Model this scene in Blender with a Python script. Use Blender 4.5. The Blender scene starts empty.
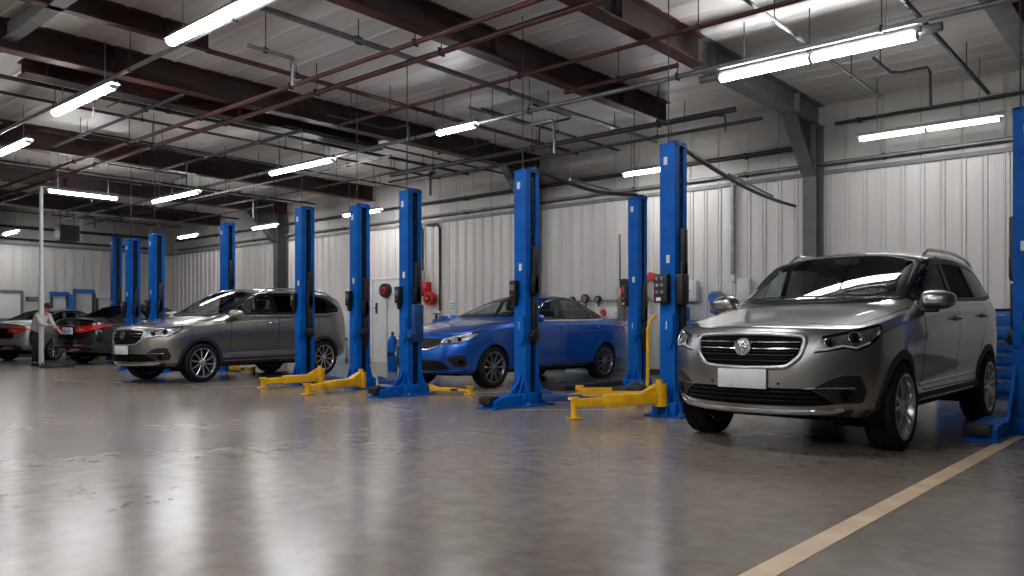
import bpy, bmesh, math, random
from mathutils import Vector, Matrix
from mathutils.bvhtree import BVHTree

SC = bpy.context.scene
COL = SC.collection
PI = math.pi
random.seed(11)

# ------------------------------------------------------------------ materials
def lin(c):
    return tuple(((v / 255.0) / 12.92 if v / 255.0 <= 0.04045 else ((v / 255.0 + 0.055) / 1.055) ** 2.4) for v in c) + (1.0,)

def mat(name, rgb, rough=0.5, metal=0.0, coat=0.0, var=0.12, scale=6.0, bump=0.0, bscale=60.0, spec=0.5, rvar=0.0):
    m = bpy.data.materials.new(name); m.use_nodes = True
    nt = m.node_tree; N = nt.nodes; L = nt.links
    b = N['Principled BSDF']
    b.inputs['Roughness'].default_value = rough
    b.inputs['Metallic'].default_value = metal
    b.inputs['Coat Weight'].default_value = coat
    b.inputs['Coat Roughness'].default_value = 0.04
    b.inputs['Specular IOR Level'].default_value = spec
    tc = N.new('ShaderNodeTexCoord')
    nz = N.new('ShaderNodeTexNoise'); nz.inputs['Scale'].default_value = scale; nz.inputs['Detail'].default_value = 5
    L.new(tc.outputs['Object'], nz.inputs['Vector'])
    c = lin(rgb)
    r = N.new('ShaderNodeValToRGB')
    r.color_ramp.elements[0].position = 0.3; r.color_ramp.elements[1].position = 0.7
    r.color_ramp.elements[0].color = tuple(v * (1 - var) for v in c[:3]) + (1,)
    r.color_ramp.elements[1].color = tuple(min(1, v * (1 + var)) for v in c[:3]) + (1,)
    L.new(nz.outputs['Fac'], r.inputs['Fac']); L.new(r.outputs['Color'], b.inputs['Base Color'])
    if rvar:
        mr = N.new('ShaderNodeMapRange')
        mr.inputs['To Min'].default_value = max(0.02, rough - rvar); mr.inputs['To Max'].default_value = rough + rvar
        L.new(nz.outputs['Fac'], mr.inputs['Value']); L.new(mr.outputs['Result'], b.inputs['Roughness'])
    if bump:
        n2 = N.new('ShaderNodeTexNoise'); n2.inputs['Scale'].default_value = bscale; n2.inputs['Detail'].default_value = 3
        L.new(tc.outputs['Object'], n2.inputs['Vector'])
        bp = N.new('ShaderNodeBump'); bp.inputs['Strength'].default_value = bump; bp.inputs['Distance'].default_value = 0.01
        L.new(n2.outputs['Fac'], bp.inputs['Height']); L.new(bp.outputs['Normal'], b.inputs['Normal'])
    return m

def emit_mat(name, rgb, strength):
    m = bpy.data.materials.new(name); m.use_nodes = True
    N = m.node_tree.nodes; L = m.node_tree.links
    b = N['Principled BSDF']; b.inputs['Base Color'].default_value = (.8, .8, .8, 1)
    b.inputs['Emission Color'].default_value = lin(rgb); b.inputs['Emission Strength'].default_value = strength
    return m

def glass_mat(name, tint):
    m = bpy.data.materials.new(name); m.use_nodes = True
    nt = m.node_tree; N = nt.nodes; L = nt.links
    N.remove(N['Principled BSDF'])
    out = N['Material Output']
    tr = N.new('ShaderNodeBsdfTransparent'); tr.inputs['Color'].default_value = (tint[0], tint[1], tint[2], 1)
    gl = N.new('ShaderNodeBsdfGlossy'); gl.inputs['Roughness'].default_value = 0.015; gl.inputs['Color'].default_value = (.95, .97, 1, 1)
    ge = N.new('ShaderNodeNewGeometry'); dt = N.new('ShaderNodeVectorMath'); dt.operation = 'DOT_PRODUCT'
    L.new(ge.outputs['Incoming'], dt.inputs[0]); L.new(ge.outputs['Normal'], dt.inputs[1])
    def mth(op, a, b=None):
        n = N.new('ShaderNodeMath'); n.operation = op
        for i, q in enumerate((a, b)):
            if q is None: continue
            if isinstance(q, (int, float)): n.inputs[i].default_value = q
            else: L.new(q, n.inputs[i])
        return n.outputs[0]
    c = mth('ABSOLUTE', dt.outputs['Value']); sch = mth('ADD', mth('MULTIPLY', mth('POWER', mth('SUBTRACT', 1.0, c), 5.0), .6), .05)
    fac = mth('MULTIPLY', sch, mth('SUBTRACT', 1.0, ge.outputs['Backfacing']))     # thin pane: only the outer face reflects
    mx = N.new('ShaderNodeMixShader')
    L.new(fac, mx.inputs['Fac']); L.new(tr.outputs[0], mx.inputs[1]); L.new(gl.outputs[0], mx.inputs[2])
    L.new(mx.outputs[0], out.inputs['Surface'])
    return m

def paint_mat(name, rgb, metal=0.6, rough=0.34, inner=(18, 18, 19)):
    """metallic car paint under clear coat; the inside of the shell is dark lining"""
    m = mat(name, rgb, rough, metal, 1.0, var=0.06, scale=900)
    nt = m.node_tree; N = nt.nodes; L = nt.links
    b = N['Principled BSDF']; out = N['Material Output']
    b.inputs['Coat Roughness'].default_value = 0.03
    d = N.new('ShaderNodeBsdfDiffuse'); d.inputs['Color'].default_value = lin(inner)
    g = N.new('ShaderNodeNewGeometry'); mx = N.new('ShaderNodeMixShader')
    L.new(g.outputs['Backfacing'], mx.inputs['Fac']); L.new(b.outputs[0], mx.inputs[1]); L.new(d.outputs[0], mx.inputs[2])
    L.new(mx.outputs[0], out.inputs['Surface'])
    return m

M = {}
M['lift_blue'] = mat('lift_blue_paint', (0, 88, 172), 0.5, 0.0, 0.0, var=0.2, scale=5, bump=0.06, bscale=30, spec=.14)
M['lift_blue_dark'] = mat('lift_blue_worn', (4, 68, 128), 0.45, 0.0, 0.1, var=0.3, scale=8)
M['lift_yellow'] = mat('lift_yellow_paint', (232, 176, 12), 0.4, 0.0, 0.2, var=0.18, scale=9)
M['black'] = mat('black_plastic', (15, 15, 16), 0.5, var=0.3, scale=20)
M['black_gloss'] = mat('black_gloss_plastic', (6, 6, 7), 0.34, var=0.2, spec=.15)
M['dark_metal'] = mat('dark_steel', (40, 40, 42), 0.45, 0.7, var=0.3, scale=14)
M['steel'] = mat('zinc_steel', (150, 150, 152), 0.35, 0.9, var=0.15, scale=12)
M['chrome'] = mat('chrome_trim', (215, 215, 218), 0.12, 1.0, var=0.04)
M['satin'] = mat('satin_silver_trim', (165, 165, 166), 0.3, 0.9, var=0.06)
M['alloy'] = mat('alloy_rim', (190, 190, 192), 0.26, 0.85, var=0.08, scale=15)
M['alloy_dark'] = mat('dark_alloy_rim', (135, 136, 139), 0.28, 0.85, var=0.1, scale=15)
M['tyre'] = mat('tyre_rubber', (19, 19, 20), 0.75, var=0.25, scale=30, bump=0.2, bscale=120, spec=0.3)
M['cladding'] = mat('grained_black_cladding', (38, 38, 39), 0.6, var=0.15, scale=40, bump=0.1, bscale=400)
M['liner'] = mat('wheel_well_liner', (9, 9, 9), 0.9, var=0.2, spec=0.1)
M['seat'] = mat('dark_seat_fabric', (26, 26, 28), 0.8, var=0.2, scale=40)
M['dash'] = mat('dashboard_plastic', (22, 23, 24), 0.6, var=0.15, scale=30)
M['glass'] = glass_mat('car_glass', (.80, .84, .85))
M['glass_dark'] = glass_mat('tinted_car_glass', (.42, .44, .45))
M['lens_glass'] = glass_mat('lamp_cover_glass', (.93, .94, .95))
M['lamp_inner'] = mat('headlamp_reflector', (140, 142, 146), 0.28, 0.85, var=0.5, scale=18)
M['lamp_white'] = mat('headlamp_light_guide', (225, 228, 232), 0.2, 0.3, coat=0.5, var=0.05)
M['amber'] = mat('amber_lamp', (214, 150, 70), 0.25, coat=0.5)
M['red_lamp'] = mat('red_tail_lamp', (190, 14, 12), 0.15, coat=1.0, var=0.35, scale=25)
M['red'] = mat('red_enamel', (190, 24, 20), 0.4, var=0.2)
M['plate'] = mat('plate_white', (214, 216, 218), 0.45, var=0.05, scale=14)
M['plate_blue'] = mat('plate_blue_print', (130, 165, 215), 0.5, var=0.2)
M['white'] = mat('white_enamel', (205, 206, 207), 0.45, var=0.06)
M['sticker'] = mat('white_sticker', (212, 212, 208), 0.6, var=0.08, scale=50)
M['red_oxide'] = mat('red_oxide_steel', (70, 33, 27), 0.6, var=0.35, scale=4, bump=0.1, bscale=25)
M['red_oxide_dark'] = mat('dark_red_oxide_steel', (44, 25, 22), 0.65, var=0.35, scale=4, bump=0.1, bscale=25)
M['gray_steel'] = mat('grey_painted_steel', (112, 113, 113), 0.5, var=0.18, scale=5)
M['dark_gray_steel'] = mat('dark_grey_painted_steel', (62, 62, 63), 0.55, var=0.2, scale=5)
M['pipe'] = mat('galvanised_conduit', (128, 128, 128), 0.42, 0.6, var=0.25, scale=5)
M['pipe_dark'] = mat('dark_conduit', (46, 46, 47), 0.5, 0.4, var=0.3, scale=6)
M['tube_light'] = emit_mat('fluorescent_tube', (250, 250, 252), 29.0)
M['tube_mid'] = emit_mat('mid_fluorescent_tube', (250, 250, 252), 22.0)
M['tube_low'] = emit_mat('low_fluorescent_tube', (250, 250, 252), 5.5)
M['tube_soft'] = emit_mat('dimmer_fluorescent_tube', (250, 250, 252), 19.0)
M['cabinet_blue'] = mat('cabinet_blue', (14, 92, 172), 0.4, var=0.15, scale=7)
M['cabinet_light'] = mat('pale_blue_cabinet', (168, 196, 216), 0.45, var=0.08, scale=7)
M['wall_grey'] = mat('machine_grey', (104, 108, 112), 0.45, var=0.15)
M['skin'] = mat('skin', (196, 146, 122), 0.55, var=0.08, scale=20)
M['hair'] = mat('dark_hair', (22, 18, 16), 0.6, var=0.3, scale=60)
M['shirt'] = mat('pale_work_shirt', (196, 194, 192), 0.8, var=0.08, scale=18)
M['trousers'] = mat('dark_work_trousers', (30, 31, 35), 0.85, var=0.2, scale=20)
M['line_tan'] = mat('worn_line_paint', (198, 172, 140), 0.5, var=0.2, scale=4, bump=0.05)
M['line_faint'] = mat('faded_line_paint', (142, 128, 104), 0.45, var=0.3, scale=3)

# ------------------------------------------------------------------ mesh helpers
class MB:
    """collects shapes into one bmesh"""
    def __init__(s): s.bm = bmesh.new()
    def _xf(s, verts, loc=(0, 0, 0), rot=None, mtx=None):
        m = mtx if mtx is not None else (Matrix.Translation(loc) @ (rot.to_matrix().to_4x4() if rot is not None else Matrix.Identity(4)))
        bmesh.ops.transform(s.bm, matrix=m, verts=verts)
    def box(s, c, size, bevel=0.0, mtx=None, seg=2):
        r = bmesh.ops.create_cube(s.bm, size=1.0)
        vs = r['verts']
        bmesh.ops.scale(s.bm, vec=size, verts=vs)
        if bevel > 0:
            es = list({e for v in vs for e in v.link_edges})
            o = bmesh.ops.bevel(s.bm, geom=es, offset=min(bevel, min(size) * .45), segments=seg, affect='EDGES', profile=0.5)
            vs = list({v for f in o['faces'] for v in f.verts} | {v for v in vs if v.is_valid})
            seen = set(vs); st = list(vs)
            while st:
                v = st.pop()
                for e in v.link_edges:
                    w = e.other_vert(v)
                    if w not in seen: seen.add(w); st.append(w)
            vs = list(seen)
        m = Matrix.Translation(c)
        if mtx is not None: m = m @ mtx
        bmesh.ops.transform(s.bm, matrix=m, verts=vs)
        return s
    def cyl(s, p0, p1, r, seg=16, r2=None):
        p0 = Vector(p0); p1 = Vector(p1); d = p1 - p0
        o = bmesh.ops.create_cone(s.bm, cap_ends=True, segments=seg, radius1=r, radius2=r if r2 is None else r2, depth=d.length)
        q = d.to_track_quat('Z', 'Y').to_matrix().to_4x4()
        bmesh.ops.transform(s.bm, matrix=Matrix.Translation((p0 + p1) / 2) @ q, verts=o['verts'])
        return s
    def sphere(s, c, r, sc=(1, 1, 1), seg=16):
        o = bmesh.ops.create_uvsphere(s.bm, u_segments=seg, v_segments=max(6, seg // 2), radius=r)
        bmesh.ops.scale(s.bm, vec=sc, verts=o['verts'])
        bmesh.ops.translate(s.bm, vec=c, verts=o['verts'])
        return s
    def tube(s, pts, r, seg=8, cap=True):
        pts = [Vector(p) for p in pts]; rings = []
        up = Vector((0, 0, 1))
        for i, p in enumerate(pts):
            a = pts[max(0, i - 1)]; b = pts[min(len(pts) - 1, i + 1)]
            t = (b - a).normalized()
            x = t.cross(up)
            if x.length < 1e-3: x = t.cross(Vector((0, 1, 0)))
            x.normalize(); y = x.cross(t).normalized()
            rr = r[i] if isinstance(r, (list, tuple)) else r
            rings.append([s.bm.verts.new(p + rr * (math.cos(2 * PI * k / seg) * x + math.sin(2 * PI * k / seg) * y)) for k in range(seg)])
        for i in range(len(rings) - 1):
            for k in range(seg):
                s.bm.faces.new((rings[i][k], rings[i][(k + 1) % seg], rings[i + 1][(k + 1) % seg], rings[i + 1][k]))
        if cap:
            s.bm.faces.new(rings[0][::-1]); s.bm.faces.new(rings[-1])
        return s
    def lathe(s, prof, seg=48, axis='x', c=(0, 0, 0), closed=True):
        """prof: (a, r) pairs along the axis"""
        rings = []
        for a, r in prof:
            ring = []
            for k in range(seg):
                t = 2 * PI * k / seg
                if axis == 'x': v = (a, r * math.cos(t), r * math.sin(t))
                elif axis == 'z': v = (r * math.cos(t), r * math.sin(t), a)
                else: v = (r * math.cos(t), a, r * math.sin(t))
                ring.append(s.bm.verts.new(Vector(v) + Vector(c)))
            rings.append(ring)
        n = len(rings)
        for i in range(n if closed else n - 1):
            A = rings[i]; B = rings[(i + 1) % n]
            for k in range(seg):
                s.bm.faces.new((A[k], A[(k + 1) % seg], B[(k + 1) % seg], B[k]))
        return s
    def prism(s, outline, p, u, v, w, depth):
        """outline in (u,v) from point p, extruded along w"""
        p = Vector(p); u = Vector(u); v = Vector(v); w = Vector(w)
        a = [s.bm.verts.new(p + x * u + y * v) for x, y in outline]
        b = [s.bm.verts.new(p + x * u + y * v + depth * w) for x, y in outline]
        n = len(a)
        s.bm.faces.new(a[::-1]); s.bm.faces.new(b)
        for i in range(n): s.bm.faces.new((a[i], a[(i + 1) % n], b[(i + 1) % n], b[i]))
        return s
    def obj(s, name, material, parent=None, smooth=35, loc=None, **tags):
        bmesh.ops.recalc_face_normals(s.bm, faces=s.bm.faces)
        return finish(name, s.bm, material, parent, smooth, loc, **tags)

def finish(name, bm, material, parent=None, smooth=35, loc=None, **tags):
    me = bpy.data.meshes.new(name); bm.to_mesh(me); bm.free()
    me.materials.append(material if not isinstance(material, str) else M[material])
    if smooth:
        me.polygons.foreach_set('use_smooth', [True] * len(me.polygons))
        me.set_sharp_from_angle(angle=math.radians(smooth))
    o = bpy.data.objects.new(name, me); COL.objects.link(o)
    if parent is not None: o.parent = parent
    if loc is not None: o.location = loc
    for k, v in tags.items():
        if v is not None: o[k] = v
    return o

def thing(name, label, cat, loc=(0, 0, 0), rz=0.0, group=None):
    o = bpy.data.objects.new(name, None); COL.objects.link(o)
    o.empty_display_size = 0.2
    o.location = loc; o.rotation_euler = (0, 0, rz)
    o['label'] = label; o['category'] = cat
    if group: o['group'] = group
    return o

def copy_tree(o, parent=None):
    c = o.copy(); COL.objects.link(c)
    if parent is not None: c.parent = parent
    for ch in list(o.children): copy_tree(ch, c)
    return c

def chaikin(pts, it=2, r=0.22, closed=True):
    for _ in range(it):
        q = []; n = len(pts)
        for i in range(n if closed else n - 1):
            a = pts[i]; b = pts[(i + 1) % n]
            q.append((a[0] + (b[0] - a[0]) * r, a[1] + (b[1] - a[1]) * r))
            q.append((a[0] + (b[0] - a[0]) * (1 - r), a[1] + (b[1] - a[1]) * (1 - r)))
        if not closed: q = [pts[0]] + q + [pts[-1]]
        pts = q
    return pts

def resample(pts, step, closed=True):
    out = []; n = len(pts)
    for i in range(n if closed else n - 1):
        a = Vector(pts[i]); b = Vector(pts[(i + 1) % n]); L = (b - a).length
        k = max(1, int(math.ceil(L / step)))
        for j in range(k): out.append(tuple(a.lerp(b, j / k)))
    if not closed: out.append(tuple(pts[-1]))
    return out

def inset(pts, d):
    """move a closed outline inwards by d"""
    n = len(pts)
    area = sum(pts[i][0] * pts[(i + 1) % n][1] - pts[(i + 1) % n][0] * pts[i][1] for i in range(n))
    sg = 1 if area > 0 else -1
    out = []
    for i in range(n):
        a = Vector(pts[i - 1]); p = Vector(pts[i]); b = Vector(pts[(i + 1) % n])
        t = (b - a)
        if t.length < 1e-9: out.append(tuple(p)); continue
        t.normalize(); nn = Vector((-t.y, t.x)) * sg
        out.append(tuple(p + nn * d))
    return out

def inside(pt, poly):
    x, y = pt; c = False; n = len(poly); j = n - 1
    for i in range(n):
        xi, yi = poly[i]; xj, yj = poly[j]
        if (yi > y) != (yj > y) and x < (xj - xi) * (y - yi) / (yj - yi) + xi: c = not c
        j = i
    return c
EXPO = 1.5
# ------------------------------------------------------------------ car building
def frame(kind, s=1):
    """projection frames: origin, u, v, direction.  s = +1 car-left (+x), -1 car-right"""
    if kind == 'front': return (Vector((0, -6, 0)), Vector((s, 0, 0)), Vector((0, 0, 1)), Vector((0, 1, 0)))
    if kind == 'rear': return (Vector((0, 6, 0)), Vector((s, 0, 0)), Vector((0, 0, 1)), Vector((0, -1, 0)))
    if kind == 'side': return (Vector((4 * s, 0, 0)), Vector((0, 1, 0)), Vector((0, 0, 1)), Vector((-s, 0, 0)))
    if kind == 'top': return (Vector((0, 0, 5)), Vector((s, 0, 0)), Vector((0, 1, 0)), Vector((0, 0, -1)))
    if kind == 'diagf':
        D = Vector((-.6 * s, .8, 0)); return (-6 * D, Vector((.8 * s, .6, 0)), Vector((0, 0, 1)), D)
    if kind == 'diagr':
        D = Vector((-.6 * s, -.8, 0)); return (-6 * D, Vector((.8 * s, -.6, 0)), Vector((0, 0, 1)), D)
    if kind[0] == 'slope':        # inclined glass: kind = ('slope', dy, dz) direction in the yz plane
        dy, dz = kind[1], kind[2]; D = Vector((0, dy, dz)).normalized()
        V = Vector((0, -D.z, D.y)) if dy > 0 else Vector((0, D.z, -D.y))
        return (-6 * D, Vector((s, 0, 0)), V, D)

class Body:
    def __init__(s, spec):
        s.spec = spec
        s.make_surface()

    def make_surface(s):
        sp = s.spec
        ys = [st[0] for st in sp['stations']]
        n = len(ys)
        rows = {}
        for k in range(1, 10):
            known = [(st[0], st[1][k]) for st in sp['stations'] if k in st[1]]
            r = []
            for y in ys:
                lo = max((q for q in known if q[0] <= y), key=lambda q: q[0], default=known[0])
                hi = min((q for q in known if q[0] >= y), key=lambda q: q[0], default=known[-1])
                t = 0 if hi[0] == lo[0] else (y - lo[0]) / (hi[0] - lo[0])
                r.append((lo[1][0] * (1 - t) + hi[1][0] * t, lo[1][1] * (1 - t) + hi[1][1] * t))
            rows[k] = r
        bm = bmesh.new()
        cl = bm.edges.layers.float.new('crease_edge')
        V = {}
        fr_f, fr_r = sp['front'], sp['rear']
        def yof(i, k, x, y):
            if i == 0 and k in (-3, -2, -1, 7, 8, 9):
                kk = 1 if k < 0 else 6; xe = rows[kk][i][0]; yc = fr_f[kk]
                return yc + (y - yc) * min(1, x / xe) ** sp.get('bow_f', 2.6)
            if i == n - 1 and k in (-3, -2, -1, 7, 8, 9):
                kk = 1 if k < 0 else 6; xe = rows[kk][i][0]; yc = fr_r[kk]
                return yc + (y - yc) * min(1, x / xe) ** sp.get('bow_r', 2.6)
            return y
        for i, y in enumerate(ys):
            x1, z1 = rows[1][i]
            pts = {-3: (0, z1), -2: (x1 * .38, z1), -1: (x1 * .72, z1)}
            for k in range(1, 10): pts[k] = rows[k][i]
            for k, (x, z) in pts.items():
                dy = sp['dy'].get((i, k), 0)
                for sd in ((1,) if x == 0 else (1, -1)):
                    v = bm.verts.new((x * sd, yof(i, k, x, y) + dy, z))
                    V[(i, k, sd)] = v
                    if x == 0: V[(i, k, -1)] = v
        order = [-3, -2, -1, 1, 2, 3, 4, 5, 6, 7, 8, 9]
        for i in range(n - 1):
            for a, b in zip(order[:-1], order[1:]):
                for sd in (1, -1):
                    q = [V[(i, a, sd)], V[(i, b, sd)], V[(i + 1, b, sd)], V[(i + 1, a, sd)]]
                    bm.faces.new(q if sd == 1 else q[::-1])
        # nose and tail faces: rows p1..p6, four columns
        for end, yc in ((0, fr_f), (n - 1, fr_r)):
            fx = {0: 0.0, 1: .38, 2: .72}
            bow = sp.get('bow_f' if end == 0 else 'bow_r', 2.6)
            G = {}
            for r in range(1, 7):
                xe, z = rows[r][end]; ye = ys[end] + sp['dy'].get((end, r), 0)
                for c in range(4):
                    for sd in (1, -1):
                        if c == 3: G[(r, c, sd)] = V[(end, r, sd)]
                        elif r == 1: G[(r, c, sd)] = V[(end, {0: -3, 1: -2, 2: -1}[c], sd)]
                        elif r == 6: G[(r, c, sd)] = V[(end, {0: 9, 1: 8, 2: 7}[c], sd)]
                        elif c == 0 and sd == -1: G[(r, c, sd)] = G[(r, c, 1)]
                        else:
                            dz = sp.get('face_dz', {}).get((end > 0, r), 0) * (1 - fx[c])
                            G[(r, c, sd)] = bm.verts.new((xe * fx[c] * sd, yc[r] + (ye - yc[r]) * fx[c] ** bow, z + dz))
                        
            for r in range(1, 6):
                for c in range(3):
                    for sd in (1, -1):
                        q = [G[(r, c, sd)], G[(r, c + 1, sd)], G[(r + 1, c + 1, sd)], G[(r + 1, c, sd)]]
                        if (sd == 1) == (end == 0): pass
                        else: q = q[::-1]
                        bm.faces.new(q)
            for c in range(3):
                for sd in (1, -1):
                    e = bm.edges.get((G[(6, c, sd)], G[(6, c + 1, sd)]))
                    if e: e[cl] = sp['crease_top'][0 if end == 0 else 1]
        for k, lo, hi, w in sp['crease']:
            for i in range(n - 1):
                if ys[i] >= lo - 1e-6 and ys[i + 1] <= hi + 1e-6:
                    for sd in (1, -1):
                        e = bm.edges.get((V[(i, k, sd)], V[(i + 1, k, sd)]))
                        if e: e[cl] = w
        for i, ks, w in sp.get('crease_x', []):
            for a, b in zip(ks[:-1], ks[1:]):
                for sd in (1, -1):
                    e = bm.edges.get((V[(i, a, sd)], V[(i, b, sd)]))
                    if e: e[cl] = w
        bmesh.ops.recalc_face_normals(bm, faces=bm.faces)
        me = bpy.data.meshes.new('cage'); bm.to_mesh(me); bm.free()
        o = bpy.data.objects.new('cage', me); COL.objects.link(o)
        md = o.modifiers.new('s', 'SUBSURF'); md.levels = 4; md.render_levels = 4
        dg = bpy.context.evaluated_depsgraph_get()
        s.mesh = bpy.data.meshes.new_from_object(o.evaluated_get(dg))
        bpy.data.objects.remove(o); bpy.data.meshes.remove(me)
        bm = bmesh.new(); bm.from_mesh(s.mesh)
        s.bvh = BVHTree.FromBMesh(bm); bm.free()

    def hit(s, fr, u, v):
        O, U, W, D = fr
        p = O + U * u + W * v
        loc, nor, i, d = s.bvh.ray_cast(p, D)
        if loc is None:
            loc, nor, i, d = s.bvh.find_nearest(p + D * 6 - D * 1.0)
            # closest silhouette point for rays that just miss
            for t in range(40):
                q = p + D * (3 + t * .15)
                l2, n2, i2, d2 = s.bvh.find_nearest(q)
                if d2 < d: loc, nor, d = l2, n2, d2
        return loc, (nor if nor.dot(D) < 0 else -nor)

    def shell(s, parent, paint, wells, windows, name='body'):
        bm = bmesh.new(); bm.from_mesh(s.mesh)
        dead = []
        for f in bm.faces:
            c = f.calc_center_median(); kill = False
            for (ya, za, R) in wells:
                if abs(c.x) > .5 and (c.y - ya) ** 2 + (c.z - za) ** 2 < R * R: kill = True
            if not kill:
                for kind, poly in windows:
                    if kind == 'side':
                        if abs(f.normal.x) > .45 and inside((c.y, c.z), poly): kill = True
                    else:
                        O, U, W, D = frame(kind)
                        if f.normal.dot(D) < -.3:
                            q = c - O
                            if inside((q.dot(U), q.dot(W)), poly): kill = True
            if kill: dead.append(f)
        bmesh.ops.delete(bm, geom=dead, context='FACES')
        return finish(name, bm, paint, parent, smooth=42)

    # --- panels lying on the surface
    def panel(s, name, outline, kind, material, parent, sides=(1,), off=.004, thick=.012, cell=.03, smooth=50, **tags):
        out = []
        for sd in sides:
            fr = frame(kind, sd)
            bm = bmesh.new()
            vs = [bm.verts.new((x, y, 0)) for x, y in resample(outline, cell)]
            bm.faces.new(vs)
            xs = [p[0] for p in outline]; zs = [p[1] for p in outline]
            for ax, (lo, hi) in ((0, (min(xs), max(xs))), (1, (min(zs), max(zs)))):
                k = int((hi - lo) / cell)
                for j in range(1, k + 1):
                    co = [0, 0, 0]; no = [0, 0, 0]; co[ax] = lo + (hi - lo) * j / (k + 1); no[ax] = 1
                    bmesh.ops.bisect_plane(bm, geom=bm.verts[:] + bm.edges[:] + bm.faces[:], plane_co=co, plane_no=no)
            bmesh.ops.triangulate(bm, faces=[f for f in bm.faces if len(f.verts) > 4])
            back = {}
            bnd = [(e.verts[0], e.verts[1], e.link_faces[0]) for e in bm.edges if len(e.link_faces) == 1]
            faces = bm.faces[:]; verts = bm.verts[:]
            for v in verts:
                loc, n = s.hit(fr, v.co.x, v.co.y)
                v.co = loc + n * off
                if thick: back[v] = bm.verts.new(loc + n * (off - thick))
            if thick:
                for f in faces: bm.faces.new([back[v] for v in reversed(f.verts)])
                for a, b, f in bnd:
                    vl = f.verts[:]; i = vl.index(a)
                    if vl[(i + 1) % len(vl)] is b: a, b = b, a
                    bm.faces.new((a, b, back[b], back[a]))
                bmesh.ops.recalc_face_normals(bm, faces=bm.faces)
            out.append(finish(name, bm, material, parent, smooth, **tags))
        return out

    def strip(s, name, line, kind, w, material, parent, sides=(1,), h=.006, base=-.004, closed=False, step=.025, taper=None, round_=True, **tags):
        """a raised band that follows a line on the surface"""
        out = []
        for sd in sides:
            fr = frame(kind, sd)
            pts = resample(line, step, closed); n = len(pts)
            bm = bmesh.new(); rings = []
            for i, p in enumerate(pts):
                a = Vector(pts[i - 1] if (closed or i > 0) else pts[i]); b = Vector(pts[(i + 1) % n] if (closed or i < n - 1) else pts[i])
                t = (b - a).normalized(); nn = Vector((-t.y, t.x))
                ww = w if taper is None else w * (taper[0] + (taper[1] - taper[0]) * i / max(1, n - 1))
                ring = []
                prof = ((-.5, base), (-.5, h * .6), (-.25, h), (.25, h), (.5, h * .6), (.5, base)) if round_ else ((-.5, base), (-.5, h), (.5, h), (.5, base))
                for q, hh in prof:
                    c = Vector(p) + nn * (ww * q)
                    loc, nor = s.hit(fr, c.x, c.y)
                    ring.append(bm.verts.new(loc + nor * hh))
                rings.append(ring)
            m = len(rings[0])
            for i in range(n if closed else n - 1):
                A = rings[i]; B = rings[(i + 1) % n]
                for k in range(m - 1): bm.faces.new((A[k], A[k + 1], B[k + 1], B[k]))
                bm.faces.new((A[m - 1], A[0], B[0], B[m - 1]))
            if not closed:
                bm.faces.new(rings[0]); bm.faces.new(rings[-1][::-1])
            bmesh.ops.recalc_face_normals(bm, faces=bm.faces)
            out.append(finish(name, bm, material, parent, 50, **tags))
        return out

    def point(s, kind, u, v, off=0.0, sd=1):
        loc, n = s.hit(frame(kind, sd), u, v)
        return loc + n * off, n

def circle_arc(yc, zc, r, a0, a1, n=28):
    return [(yc + r * math.cos(math.radians(a0 + (a1 - a0) * i / n)), zc + r * math.sin(math.radians(a0 + (a1 - a0) * i / n))) for i in range(n + 1)]

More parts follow.
